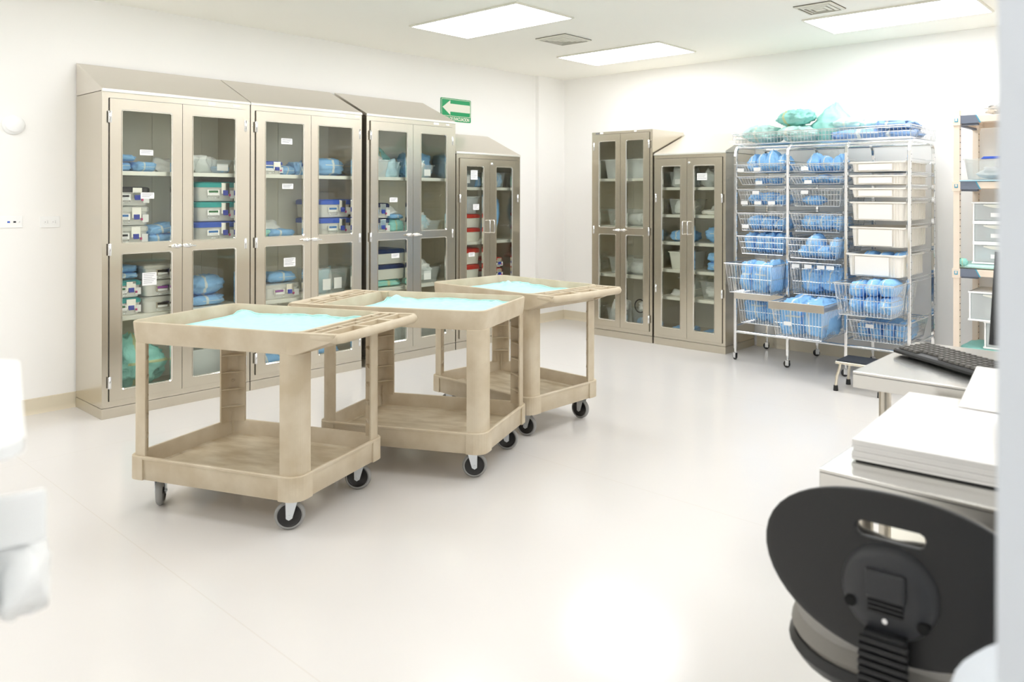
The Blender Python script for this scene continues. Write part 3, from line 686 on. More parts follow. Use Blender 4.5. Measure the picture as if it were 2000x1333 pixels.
# --- cabinet F
z = 1.531
clear_bin(TF, .10, .10, z, .24, .30, .15, 'clear bin of pouches at the top left, short back-wall cabinet', card=(.07, .15, .03, .08))
for i in range(5): pouch(TF, .15 + .035 * i, .15 + .04 * i, z + .005, .11, .19, 'pouch in the top left bin, short back-wall cabinet', 'pouches in top left bin of short back-wall cabinet', ry=.2 - .1 * i)
clear_bin(TF, .44, .10, z, .27, .30, .12, 'clear bin of pouches at the top right, short back-wall cabinet')
for i in range(5): pouch(TF, .49 + .045 * i, .15 + .04 * i, z + .005, .12, .17, 'pouch in the top right bin, short back-wall cabinet', 'pouches in top right bin of short back-wall cabinet', ry=.5 - .25 * i)
z = 1.267
clear_bin(TF, .10, .10, z, .25, .30, .15, 'clear bin of folded white cloth, second shelf left, short back-wall cabinet')
soft('folded_drape', TF, .23, .25, z + .006, .22, .26, .15, 'white_paper', 'white cloth heaped in the second shelf bin, short back-wall cabinet', 'drape', point=.5, wr=.12)
soft('folded_drape', TF, .57, .25, z, .25, .26, .05, 'white_paper', 'flat white cloth on the second shelf right, short back-wall cabinet', 'drape', wr=.12)
pouch(TF, .60, .2, z + .05, .16, .12, 'white paper lying on the flat cloth, short back-wall cabinet', None, rx=-.9)
z = 1.001
soft('surgical_pack', TF, .22, .24, z, .26, .26, .11, 'blue', 'blue roll on the third shelf left, short back-wall cabinet', e=.45)
soft('surgical_pack', TF, .59, .24, z, .24, .26, .155, 'blue', 'puffed blue pack on the third shelf right, short back-wall cabinet', e=.7, wr=.14)
z = .734
clear_bin(TF, .10, .10, z, .25, .30, .17, 'opaque white bin on the fourth shelf left, short back-wall cabinet', mt='white_box')
soft('folded_drape', TF, .25, .24, z + .02, .17, .22, .19, 'white_paper', 'white cloth poking out of the opaque bin, short back-wall cabinet', 'drape', wr=.12, point=.4)
for k in range(2): soft('surgical_pack', TF, .63 + .01 * k, .24, z + k * .085, .22 + .02 * k, .28, .09, 'blue', ('lower', 'upper')[k] + ' blue folded pack of two on the fourth shelf right, short back-wall cabinet')
z = .468
clear_bin(TF, .22, .10, z, .16, .30, .19, 'narrow clear bin on the fifth shelf left, short back-wall cabinet')
pouch(TF, .15, .16, z, .15, .10, 'white pouch lying left of the narrow bin, short back-wall cabinet', None, rx=-1.0)
clear_bin(TF, .46, .10, z, .27, .30, .17, 'clear bin of white cloth on the fifth shelf right, short back-wall cabinet')
soft('folded_drape', TF, .60, .25, z + .006, .23, .24, .10, 'white_paper', 'white cloth in the fifth shelf bin, short back-wall cabinet', 'drape', wr=.14)
z = .116
soft('surgical_pack', TF, .25, .2, z, .24, .2, .06, 'blue', 'flat blue pack at the bottom left, short back-wall cabinet')
soft('surgical_pack', TF, .58, .2, z, .26, .22, .05, 'blue', 'flat blue pack at the bottom right, short back-wall cabinet')

# ------------------------------------------------------------------ utility trolleys
CL, CW, CE = .9485, .6295, .2135
def caster_geo(parent, x, y, rz, zt=.15):
    R = .0635
    f = MB(); f.box(-.04, .04, -.03, .03, zt - .006, zt + .014)
    f.cyl((0, 0), .022, zt - .016, zt - .006, 16)
    for s in (-1, 1):
        yy = s * .021; pts = [(-.024, zt - .014), (.028, zt - .014), (-.004, R - .016), (-.018, R - .020), (-.030, R - .008)]
        pts = [(-.026, zt - .014), (.026, zt - .014), (.002, R - .010), (-.012, R - .018), (-.024, R - .010)]
        f.prismy(pts, yy - .0015, yy + .0015)
    f.box(-.026, .026, -.022, .022, zt - .018, zt - .013)
    f.tube([(-.011, -.026, R), (-.011, .026, R)], .006, 10)
    c = f.build('caster', M['zinc'], parent, loc=(x, y, 0)); c.rotation_euler.z = rz
    w = MB(); w.lathe([(R - .015, -.012), (R - .008, -.0145), (R - .002, -.010), (R, -.004), (R, .004), (R - .002, .010), (R - .008, .0145), (R - .015, .012)], 40, 'y', caps=False)
    w.build('tyre', M['tire'], c, loc=(-.011, 0, R))
    h = MB(); h.lathe([(.002, -.012), (.012, -.014), (.018, -.009), (R - .022, -.010), (R - .017, -.0140), (R - .0135, -.0135), (R - .0135, .0135), (R - .017, .0140), (R - .022, .010), (.018, .009), (.012, .014), (.002, .012)], 32, 'y')
    h.build('hub', M['hub'], c, loc=(-.011, 0, R))
    return c

def make_cart():
    t = empty('utility_cart')
    LP = lambda i, z, r=.055: [(x, y, z) for x, y in rrect(i, CL - i, i, CW - i, max(r - i, .02), 6)]
    b = MB(); b.loft([LP(.034, .792), LP(.034, .775), LP(.012, .770), LP(.006, .80), LP(.0, .862), LP(.001, .868), LP(.006, .871), LP(.012, .870), LP(.015, .864), LP(.026, .802), LP(.036, .796)])
    b.build('top_tray', M['cart'], t)
    # moulded handle shelf
    h = MB(); x0, x1 = CL - .012, CL + CE; zt = .8715
    h.box(x0, x1 - .03, .02, CW - .02, .832, .838)
    rib = lambda a, c, y0, y1, z0=.836, z1=zt - .002: h.box(a, c, y0, y1, z0, z1)
    rib(x0, x0 + .014, .012, CW - .012); rib(CL + .042, CL + .051, .03, CW - .03); rib(CL + .092, CL + .104, .03, CW - .03)
    for yy in (.12, .40, .52): rib(CL, CL + .05, yy - .005, yy + .005)
    for yy in (.20, .33): rib(CL + .045, CL + .10, yy - .005, yy + .005)
    for yy in (.25, .43): rib(CL + .10, CL + CE - .03, yy - .012, yy + .012)
    for s in (0, 1):
        y0, y1 = (.004, .034) if s == 0 else (CW - .034, CW - .004)
        h.prismy([(CL - .06, .772), (CL - .02, .772), (CL + CE - .05, .836), (CL + CE - .03, zt - .01), (CL + CE - .03, zt), (CL - .06, zt - .004)], y0, y1)
    r = .0215; zc = zt - r
    pts = [(CL + .06, .020, zc + .003), (x1 - .055, .020, zc + .002), (x1 - .032, .026, zc), (x1 - r, .05, zc), (x1 - r, CW - .05, zc), (x1 - .032, CW - .026, zc), (x1 - .055, CW - .020, zc + .002), (CL + .06, CW - .020, zc + .003)]
    h.tube(pts, [.018, .02, r, r, r, r, .02, .018], 12)
    h.build('handle_shelf', M['cart'], t, bevel=.0025)
    b = MB(); b.loft([LP(.03, .168), LP(.03, .150), LP(.010, .145), LP(.006, .15), LP(.003, .238), LP(-.002, .241), LP(-.003, .250), LP(.001, .254), LP(.012, .254), LP(.016, .250), LP(.024, .182)], cap1=False)
    b.m = 1; b.loft([LP(.024, .182), LP(.034, .176)], cap0=False, smooth=False)
    for sx in (0, 1):
        for sy in (0, 1):
            b.m = 0
            b.T = Matrix.Translation((CL * sx, CW * sy, 0)) @ Matrix.Diagonal((1 - 2 * sx, 1 - 2 * sy, 1, 1))
            arc = lambda r, q: [(r0, r1) for r0, r1 in [(q, .095), (q, .055)] + [(.055 - r * cos(a), .055 - r * sin(a)) for a in [i * pi / 12 for i in range(1, 6)]] + [(.055, q), (.095, q)]]
            o = arc(.059, -.004); i = arc(.049, .006)
            b.prism(o + i[::-1], .147, .250)
    b.T = Matrix.Identity(4)
    b.build('lower_tray', [M['cart'], M['cart_in']], t)
    for sx in (0, 1):
        for sy in (0, 1):
            p = MB(); p.T = Matrix.Translation((CL * sx, CW * sy, 0)) @ Matrix.Diagonal((1 - 2 * sx, 1 - 2 * sy, 1, 1))
            q = .008; c = .060; R1 = c - q; R2 = R1 - .010
            ang = [i * pi / 16 for i in range(9)]
            o = [(q, .098), (q, c)] + [(c - R1 * cos(a), c - R1 * sin(a)) for a in ang[1:-1]] + [(c, q), (.098, q)]
            i = [(q + .010, .098), (q + .010, c)] + [(c - R2 * cos(a), c - R2 * sin(a)) for a in ang[1:-1]] + [(c, q + .010), (.098, q + .010)]
            p.loft([[(x, y, z) for x, y in o + i[::-1]] for z in (.245, .772)], smooth=False)
            inner = i + [(.090, .090)]
            for zz in (.33, .42, .51, .60, .69): p.prism([(x * .99 + .0008, y * .99 + .0008) for x, y in i] + [(.075, .045), (.045, .075)], zz, zz + .004)
            p.T = p.T @ Matrix.Translation((.036, .036, 0)) @ Matrix.Rotation(pi / 4, 4, 'Z')
            p.tube([(0, 0, .465), (.006, 0, .465)], .007, 8); p.tube([(-.004, 0, .18), (-.004, 0, .30)], .0045, 6)
            p.build('post', M['cart'], t, bevel=.0015, seg=1)
    for x, y, a in ((.10, .09, 1.1), (CL - .085, .075, .15), (CL - .085, CW - .075, .05), (.10, CW - .09, .6)):
        caster_geo(t, x, y, a)
    return t
carts = [make_cart()]
for _ in range(2): carts.append(copy_tree(carts[0]))
for c, (x, y, a), lb in zip(carts, ((1.353, 3.9416, -1.2052), (3.1692, 3.1631, 2.0033), (3.2504, 4.1549, -1.5931)),
                           ('nearest beige plastic two-shelf cart, at the left with its handle pointing right', 'middle beige plastic cart with its handle turned away to the left', 'farthest beige plastic cart with its handle pointing right')):
    c.location = (x, y, 0); c.rotation_euler.z = a; tag(c, lb, 'cart', 'beige utility carts')
for c, rots in zip(carts, ((-.9, .55, .35, .5), (0.2, .1, -.5, .35), (.5, .35, .15, .4))):
    for k, r in zip([q for q in kids(c) if q.name.startswith('caster')], rots): k.rotation_euler.z = r

def drape(c, seed, bumps, label, m0=(.10, .05), m1=(.04, .03)):
    """cotton cloth lying in the tray, rumpled along its edges; bumps = (x, y, height, radius)"""
    nx, ny = 90, 60; m = MB(); V = []; z0 = .809
    x0, x1, y0, y1 = m0[0], CL - m1[0], m0[1], CW - m1[1]
    for j in range(ny + 1):
        for i in range(nx + 1):
            u, v = i / nx, j / ny
            ex = .005 * noise.noise((v * 5, seed, 0)); ey = .005 * noise.noise((u * 7, seed, 5))
            x = x0 + ex + (x1 - x0 - 2 * ex) * u; y = y0 + ey + (y1 - y0 - 2 * ey) * v
            z = z0 + .003 * noise.noise((x * 6, y * 6, seed)) + .0015 * noise.noise((x * 25, y * 25, seed))
            dx = min(x - .024, CL - .024 - x); dy = min(y - .024, CW - .024 - y)
            e = min(dx, dy); rise = max(0, 1 - e / .045) ** 1.5 * (.018 + .012 * noise.noise((x * 8, y * 8, seed + 3)))
            z += rise
            for bx, by, bh, br in bumps:
                dd = ((x - bx) ** 2 + (y - by) ** 2) / br ** 2
                z += bh * math.exp(-dd * 2) * (1 + .5 * noise.noise((x * 30, y * 30, seed + 9)))
            V.append((x, y, z))
    q = nx + 1
    m.add(V, [(j * q + i, j * q + i + 1, (j + 1) * q + i + 1, (j + 1) * q + i) for j in range(ny) for i in range(nx)], True)
    # rolled hem along the edge
    ed = [V[i] for i in range(0, q, 3)] + [V[j * q + nx] for j in range(3, ny, 3)] + [V[ny * q + i] for i in range(nx, -1, -3)] + [V[j * q] for j in range(ny - 3, 0, -3)]
    m.tube(ed + [ed[0]], .0045, 6, cap=False)
    o = m.build('tray_cloth', M['towel'], None, auto=False, solid=.003)
    o.location = c.location; o.rotation_euler = c.rotation_euler; tag(o, label, 'cloth', 'teal cloths in cart trays')
    return o
drape(carts[0], 1.0, [(.12, CW - .06, .02, .07), (.5, CW - .05, .012, .25), (.8, CW - .05, .012, .2)], 'pale teal cloth lining the tray of the nearest cart', m0=(.06, .09))
drape(carts[1], 2.3, [(.80, .09, .045, .05), (.74, .075, .02, .06), (.45, .05, .014, .3), (.15, .05, .014, .15)], 'pale teal cloth with a bunched corner in the middle cart', m0=(.03, .03), m1=(.06, .03))
drape(carts[2], 3.9, [(.17, CW - .10, .03, .035), (.20, CW - .07, .02, .06), (.30, CW - .06, .015, .07)], 'pale teal cloth with a curled fold in the farthest cart', m0=(.05, .06))

# ------------------------------------------------------------------ wire rack
RX, RYL = 6.0, 3.40
TR = Matrix.Translation((RX, RYL, 0)) @ R90           # local x runs right, y into the wall
PX = [0.0, .500, 1.005, 1.500]; RD = .60
def wheel_small(parent, x, y, rz):
    f = MB(); f.cyl((0, 0), .011, .062, .10, 10); f.box(-.016, .016, -.014, -.011, .018, .066); f.box(-.016, .016, .011, .014, .018, .066); f.box(-.016, .016, -.014, .014, .062, .067)
    c = f.build('caster', M['chrome'], parent, loc=(x, y, 0)); c.rotation_euler.z = rz
    MB().lathe([(.006, -.010), (.024, -.010), (.030, -.006), (.030, .006), (.024, .010), (.006, .010)], 20, 'y').build('wheel', M['hub'], c, loc=(-.008, 0, .030))
def make_rack():
    t = empty('wire_basket_rack'); placed(t, TR, 0, 0, 0)
    tag(t, 'chrome three-bay storage rack on casters against the back wall', 'rack')
    for i, x in enumerate(PX):
        b = MB(); r = .016
        pts = [(x, 0, .10), (x, 0, 1.80), (x, .01, 1.845), (x, .035, 1.873), (x, .075, 1.885), (x, RD - .075, 1.885), (x, RD - .035, 1.873), (x, RD - .01, 1.845), (x, RD, 1.80), (x, RD, .10)]
        loops = []
        for k, p in enumerate(pts):
            a = Vector(pts[max(k - 1, 0)]); c = Vector(pts[min(k + 1, len(pts) - 1)]); tt = (c - a).normalized(); nn = Vector((1, 0, 0)).cross(tt)
            loops.append([tuple(Vector(p) + Vector((1, 0, 0)) * u * .013 + nn * v * .013) for u, v in ((1, .7), (.7, 1), (-.7, 1), (-1, .7), (-1, -.7), (-.7, -1), (.7, -1), (1, -.7))])
        b.loft(loops, smooth=False)
        b.tube([(x, 0, .30), (x, RD, .30)], .010, 8)
        for z in [.34 + .055 * k for k in range(27)]: b.m = 1; b.box(x + .0125, x + .0138, -.003, .003, z - .003, z + .003); b.box(x + .0125, x + .0138, RD - .003, RD + .003, z - .003, z + .003)
        b.build('upright_frame', [M['chrome'], M['dark_in']], t)
        for y in (0, RD): wheel_small(t, x, y, (.4 * i - .5) + y)
    for k in range(3):
        for y in (0, RD):
            for z in (.25, 1.875):
                MB().tube([(PX[k] + .01, y + (.05 if z > 1 else 0) * (1 if y == 0 else -1), z), (PX[k + 1] - .01, y + (.05 if z > 1 else 0) * (1 if y == 0 else -1), z)], .012, 10).build('cross_rail', M['chrome'], t)
    return t
rack = make_rack()
def runner(k, z, hook=True):
    for s, x in ((1, PX[k] + .018), (-1, PX[k + 1] - .018)):
        b = MB()
        b.tube([(x, -.012, z + .022), (x, -.014, z + .004), (x + s * .004, 0, z - .006), (x + s * .004, RD - .01, z - .006), (x, RD, z + .01)], .0028, 5)
        b.tube([(x, -.012, z + .022), (x, RD, z + .022)], .0024, 5)
        b.build('runner', M['wire'], rack)

def basket(T, x, y, z, w, d, h, label, front=None, name='wire_basket', cards=(), step=.024, tap=.03, group='wire baskets in the rack'):
    """z = rim height"""
    t = empty(name); placed(t, T, x, y, z - h); tag(t, label, 'basket', group)
    b = MB(); r = .0019
    R = [(0, 0), (w, 0), (w, d), (0, d)]
    ring = lambda i, zz, rr: b.tube([(i, i, zz), (w - i, i, zz), (w - i, d - i, zz), (i, d - i, zz), (i, i, zz)], rr, 6)
    ring(-.004, h, .0042); ring(.010, h - .013, .003); ring(tap, 0, .003)
    n = max(2, round((h) / .055))
    if h > .09:
        for k in range(1, n):
            if n > 3 and k % 2: continue
            q = k / n; ring(.010 + (tap - .010) * (1 - q), h * q, .0026)
    nx = int((w - 2 * tap) / step); ny = int((d - 2 * tap) / step)
    for i in range(nx + 1):
        u = i / nx; xt, xb = .01 + (w - .02) * u, tap + (w - 2 * tap) * u
        b.tube([(xt, -.002, h), (xb, tap, 0), (xb, d - tap, 0), (xt, d + .002, h)], r, 4, cap=False)
    for j in range(ny + 1):
        v = j / ny; yt, yb = .01 + (d - .02) * v, tap + (d - 2 * tap) * v
        b.tube([(-.002, yt, h), (tap, yb, 0)], r, 4, cap=False); b.tube([(w + .002, yt, h), (w - tap, yb, 0)], r, 4, cap=False)
        b.tube([(tap, yb, -.002), (w - tap, yb, -.002)], r * .8, 4, cap=False)
    b.build('wire_cage', M['wire'], t)
    for c0, cz in cards:
        MB().box(c0, c0 + .065, -.012, -.010, cz, cz + .030).build('label_card', M['label'], t)
    if front:
        f = MB(); f.box(-.012, w + .012, -.022, -.012, h - .055, h + .008); f.build('front_panel', M['rail_steel'], t, bevel=.002)
        for xx in (-.012, w + .004): MB().box(xx, xx + .008, -.012, d, h - .045, h - .012).build('slide_rail', M['zinc'], t)
    return t

def pbin(x, y, z, w, d, h, label):
    t = empty('plastic_tray'); placed(t, TR, x, y, z - h); tag(t, label, 'tray', 'cream plastic trays in the rack')
    b = MB(); i0 = .022
    L = lambda i, zz, r=.03: [(px, py, zz) for px, py in rrect(i, w - i, i, d - i, r, 4)]
    b.loft([L(i0, 0), L(i0 * .3 + .006, h - .014), L(-.004, h - .012), L(-.005, h), L(.012, h), L(i0 + .006, .006)])
    for xx in (.052, .062, w - .085, w - .06): b.box(xx, xx + .005, .004, .024, .006, h - .012)
    for k in range(14): yy = .05 + k * (d - .1) / 13; b.box(w - .024, w - .006, yy, yy + .005, .006, h - .012)
    b.build('tray_body', M['cream'], t)
    f = MB(); hh = h - .028
    f.box(.075, w - .10, -.001, .012, .010, h - .018)
    f.build('card_panel', M['cream2'], t, bevel=.002)
    return t
POS = {1: ['the single'], 2: ['left', 'right'], 3: ['left', 'middle', 'right'], 4: ['leftmost', 'second', 'third', 'rightmost'], 5: ['leftmost', 'second', 'third', 'fourth', 'rightmost']}
ROW = ['top', 'second', 'third', 'fourth', 'fifth', 'sixth', 'bottom']
BAY = ['left bay', 'middle bay', 'right bay']
bw = .445
def fill(k, row, x0, y0, zb, items, h=None, back=True):
    """items: (xc, w, d, h, kw)"""
    for i, (xc, w, d, hh, kw) in enumerate(items):
        kw = dict(kw); kw.setdefault('e', .5); kw['wr'] = .13; w *= 1.12; hh *= 1.28 if row == 0 else 1.12
        lb = POS[len(items)][i] + ' blue wrapped pack in the %s basket of the rack\'s %s' % (ROW[row], BAY[k])
        soft('surgical_pack', TR, x0 + xc, y0 + .03 + d / 2 + .012, zb + .006, w, d, hh, 'blue', lb, group='blue packs in rack baskets', **kw)
pt = {'point': .9, 'e': .45}; rl = {'e': .5}; dm = {'e': .75}
c1 = [ # rim, bottom, pull, items
 (1.724, 1.658, .05, [(.13, .10, .24, .12, pt), (.22, .12, .22, .13, pt), (.32, .13, .22, .14, pt), (.40, .09, .24, .12, pt)], ((.03, .0), (.19, .005))),
 (1.618, 1.549, 0, [(.17, .10, .2, .05, dm), (.30, .10, .2, .055, dm)], ((.18, .0),)),
 (1.507, 1.364, 0, [(.12, .14, .26, .10, dm), (.24, .14, .26, .10, dm), (.37, .12, .3, .085, dm)], ((.15, .10), (.04, .01), (.17, .01), (.30, .01))),
 (1.298, 1.147, 0, [(.12, .14, .26, .11, dm), (.24, .14, .26, .11, dm), (.36, .13, .28, .09, dm)], ((.05, .02),)),
 (1.096, .943, 0, [(.08, .085, .26, .16, rl), (.175, .085, .26, .16, rl), (.27, .085, .26, .165, rl), (.365, .09, .26, .165, rl)], ()),
 (.872, .625, .22, [(.16, .10, .26, .24, rl), (.28, .15, .30, .23, {'e': .45, 'ry': .1}), (.385, .07, .3, .25, rl)], ()),
 (.603, .337, .02, [(.14, .20, .36, .22, {'e': .45}), (.33, .18, .36, .21, {'e': .45})], ())]
for r, (rim, bot, pull, items, cards) in enumerate(c1):
    x0 = PX[0] + .028; y0 = -.015 - pull
    basket(TR, x0, y0, rim, bw, .56, rim - bot, '%s wire basket in the left bay of the rack' % ROW[r] + (', pulled out' if pull > .1 else ''), front=(r == 6), cards=cards)
    runner(0, rim); fill(0, r, x0, y0, bot, items)
c2 = [
 (1.715, 1.652, 0, [(.17, .12, .24, .12, pt), (.27, .12, .22, .10, pt), (.37, .11, .24, .11, pt)], ((.10, .01),)),
 (1.610, 1.551, 0, [(.12, .13, .26, .055, dm), (.24, .12, .26, .065, dm), (.36, .13, .26, .055, dm)], ((.13, .0),)),
 (1.509, 1.366, 0, [(.16, .17, .2, .075, dm)], ((.10, .10),)),
 (1.303, 1.155, 0, [(.13, .16, .26, .12, dm), (.26, .16, .28, .13, dm), (.38, .10, .3, .12, dm)], ()),
 (1.10, .936, .08, [(.13, .13, .22, .09, dm), (.20, .13, .24, .175, dm), (.29, .15, .26, .09, dm), (.38, .11, .3, .15, dm)], ()),
 (.898, .633, .02, [(.15, .18, .34, .19, {'e': .42, 'ry': .1}), (.33, .18, .36, .20, {'e': .42, 'ry': .08})], ((.03, .22), (.14, .22), (.25, .22), (.33, .22))),
 (.600, .325, .35, [(.13, .19, .40, .26, {'e': .4}), (.33, .19, .42, .27, {'e': .4})], ((.12, .10),))]
for r, (rim, bot, pull, items, cards) in enumerate(c2):
    x0 = PX[1] + .028; y0 = -.015 - pull
    basket(TR, x0, y0, rim, bw, .56, rim - bot, '%s wire basket in the middle bay of the rack' % ROW[r] + (', pulled out like a drawer' if pull > .2 else ''), front=(r == 6), cards=cards)
    runner(1, rim); fill(1, r, x0, y0, bot, items)
c3 = [(1.721, 1.642, 0, 'top shallow'), (1.616, 1.541, 0, 'second shallow'), (1.515, 1.44, 0, 'third shallow'), (1.405, 1.259, 0, 'upper deep'), (1.207, 1.052, 0, 'middle deep'), (.998, .827, .07, 'lowest deep')]
for rim, bot, pull, q in c3:
    pbin(PX[2] + .030, -.02 - pull, rim, bw - .005, .56, rim - bot, q + ' cream plastic tray in the right bay of the rack'); runner(2, rim)
for i, x in enumerate((.17, .29, .40)): soft('surgical_pack', TR, PX[2] + x, .12, .834, .12, .26, .178, 'blue', ('left', 'middle', 'right')[i] + ' blue pack showing above the lowest deep cream tray', e=.6, wr=.1, group='blue packs in cream trays')
soft('surgical_pack', TR, PX[2] + .30, .22, 1.548, .3, .36, .078, 'blue', 'flat blue pack peeking over the second shallow cream tray', e=.5, group='blue packs in cream trays')
bk = basket(TR, PX[2] + .022, -.30, .785, .455, .56, .245, 'deep wire basket pulled out below the cream trays'); runner(2, .785)
for i, (x, zz, s) in enumerate(((.13, 0, .11), (.245, 0, .12), (.36, 0, .13), (.13, .115, .12), (.245, .13, .12), (.36, .135, .14))):
    soft('surgical_pack', TR, PX[2] + .022 + x, -.30 + .22, .785 - .245 + .008 + zz, s, .36 if zz == 0 else .30, .135, 'blue', '%s blue roll of the %s layer in the pulled-out deep basket' % (('left', 'middle', 'right')[i % 3], 'upper' if zz else 'lower'), e=.65, wr=.1, group='blue packs in rack baskets')
basket(TR, PX[2] + .028, -.015, .467, bw, .56, .162, 'lowest wire basket in the right bay of the rack', cards=((.14, .11),)); runner(2, .467)
for i, x in enumerate((.09, .19, .29, .385)):
    soft('surgical_pack', TR, PX[2] + .028 + x, .20, .312, .095, .38, .155, 'blue', POS[4][i] + ' blue roll standing in the lowest basket, right bay', e=.5, wr=.08, group='blue packs in rack baskets')
# top tray basket
basket(TR, -.02, -.03, 1.995, 1.54, .64, .092, 'long shallow wire basket on top of the rack', step=.03, tap=.006, group=None, cards=((-.03, .0),))
zt = 1.908
for x, y, w, d, h, mt, lb, kw in (
    (.17, .22, .36, .36, .17, 'teal_pale', 'rounded pale teal bundle at the left end on top of the rack', {'e': .75, 'wr': .14}),
    (.50, .24, .36, .38, .16, 'teal_pale', 'broad teal bundle lying under a smaller one on top of the rack', {'e': .8, 'wr': .14}),
    (.76, .30, .36, .22, .34, 'teal_plain', 'upright pointed teal cloth in the middle on top of the rack', {'e': .8, 'wr': .15, 'point': .85}),
    (1.06, .26, .50, .3, .09, 'blue_dull', 'folded slate blue drape under pale teal packs on the rack', {'e': .4, 'wr': .1}),
    (1.36, .24, .32, .3, .07, 'blue_dull', 'lower folded blue drape at the right end on top of the rack', {'e': .4, 'wr': .12}),
    (.47, .50, .4, .2, .12, 'teal_pale', 'pale teal cloth at the back on top of the rack', {'e': .6, 'wr': .14})):
    soft('cloth_bundle', TR, x, y, zt, w, d, h, mt, lb, 'cloth bundle', nu=40, nv=22, **kw)
soft('cloth_bundle', TR, .49, .20, zt + .145, .34, .30, .14, 'teal', 'teal bundle with tape stripes stacked highest on the rack', 'cloth bundle', e=.7, wr=.16, ry=-.12, nu=40, nv=22)
soft('cloth_bundle', TR, .93, .28, zt + .088, .26, .28, .11, 'teal_pale', 'left pale teal pack lying on the blue drape on the rack', 'cloth bundle', e=.7, wr=.1)
soft('cloth_bundle', TR, 1.13, .30, zt + .088, .26, .26, .10, 'teal_pale', 'right pale teal pack lying on the blue drape on the rack', 'cloth bundle', e=.7, wr=.1)
soft('cloth_bundle', TR, 1.34, .22, zt + .068, .32, .28, .075, 'blue_dull', 'upper folded blue drape at the right end on top of the rack', 'cloth bundle', e=.4, wr=.14, ry=.08)

# ------------------------------------------------------------------ polymer shelving at right
TS = Matrix.Translation((6.1, 1.585, 0)) @ R90
def shelving():
    t = empty('polymer_shelving'); placed(t, TS, 0, 0, 0); tag(t, 'peach beige polymer shelving unit at the right of the back wall', 'shelving')
    W, D = 1.2, .545
    for x in (0, W):
        for y in (0, D):
            b = MB(); b.box(x - .021, x + .021, y - .021, y + .021, .01, 2.088)
            b.m = 1
            for k in range(40): b.box(x + .0205, x + .0215, y - .012, y + .012, .12 + k * .048, .126 + k * .048)
            b.build('post', [M['peach'], M['dark']], t, bevel=.004)
            MB().cyl((x, y), .02, 0, .02, 12).build('foot', M['black'], t)
    for z in (2.046, 1.558, .913, .30):
        f = MB()
        f.box(.02, W - .02, -.018, -.002, z - .052, z - .002); f.box(.02, W - .02, D + .002, D + .018, z - .052, z - .002)
        f.box(-.018, .002, .02, D - .02, z - .052, z - .002); f.box(W - .002, W + .018, .02, D - .02, z - .052, z - .002)
        s = f.build('shelf_frame', M['peach'], t, bevel=.003)
        g = MB()
        for k in range(9): g.box(.02, W - .02, .01 + k * .061, .055 + k * .061, z - .012, z)
        for k in range(5): g.box(.03 + k * .28, .05 + k * .28, .0, D, z - .045, z - .012)
        g.build('slat_deck', M['peach'], s)
        for x, sx in ((0, 1), (W, -1)):
            c = MB(); p = [(x + sx * .02, z - .058), (x + sx * .02, z + .002), (x + sx * .130, z + .002), (x + sx * .160, z - .056)]
            c.prismy(p, -.024, -.016); c.m = 1; c.prismy([(x + sx * .130, z + .002), (x + sx * .137, z + .002), (x + sx * .167, z - .056), (x + sx * .160, z - .056)], -.024, -.016)
            c.m = 0; c.box(min(x, x + sx * .14), max(x, x + sx * .14), .0, .05, z - .07, z - .055); c.box(x - .012, x + .012, .03, D - .03, z - .07, z - .055)
            c.build('corner_bracket', [M['slate'], M['cyan']], s)
            for y in (0, D):
                k = MB(); k.box(x - .028, x + .028, y - .028, y + .028, z - .07, z + .0); k.m = 1
                if y == 0: k.box(x - .012, x + .012, -.031, -.027, z - .045, z - .018); k.m = 0; k.box(x - .007, x + .007, -.032, -.03, z - .038, z - .020)
                k.build('clamp', [M['peach'], M['cyan']], s, bevel=.002)
    return t
shelving()
soft('folded_drape', TS, .36, .25, 2.048, .52, .42, .13, 'white_paper', 'heap of white cloth on the top polymer shelf', 'drape', e=.8, wr=.22, point=.4, nu=40, nv=20)
clear_bin(TS, .035, .04, 1.575, .55, .40, .155, 'clear container with a blue handle on the second polymer shelf', name='clear_bin')
hb = [k for k in bpy.data.objects if k.name.startswith('clear_bin') and k.parent is None][-1]
MB().prismy([(.12, .150), (.14, .168), (.34, .168), (.36, .150)], -.020, .03).build('handle', M['blue_handle'], hb, bevel=.004)
soft('folded_drape', TS, .30, .22, 1.580, .40, .3, .10, 'white_paper', 'white cloth inside the blue-handled container', 'drape', e=.6, wr=.2)
dm_ = MB(); dm_.box(.02, .62, -.03, .46, 0, .010); o = dm_.build('shelf_liner', mat('pale blue cloth', srgb(170, 205, 222), .8, bump=.3), bevel=.004); placed(o, TS, 0, 0, 1.5595); tag(o, 'pale blue cloth under the blue-handled container', 'cloth')
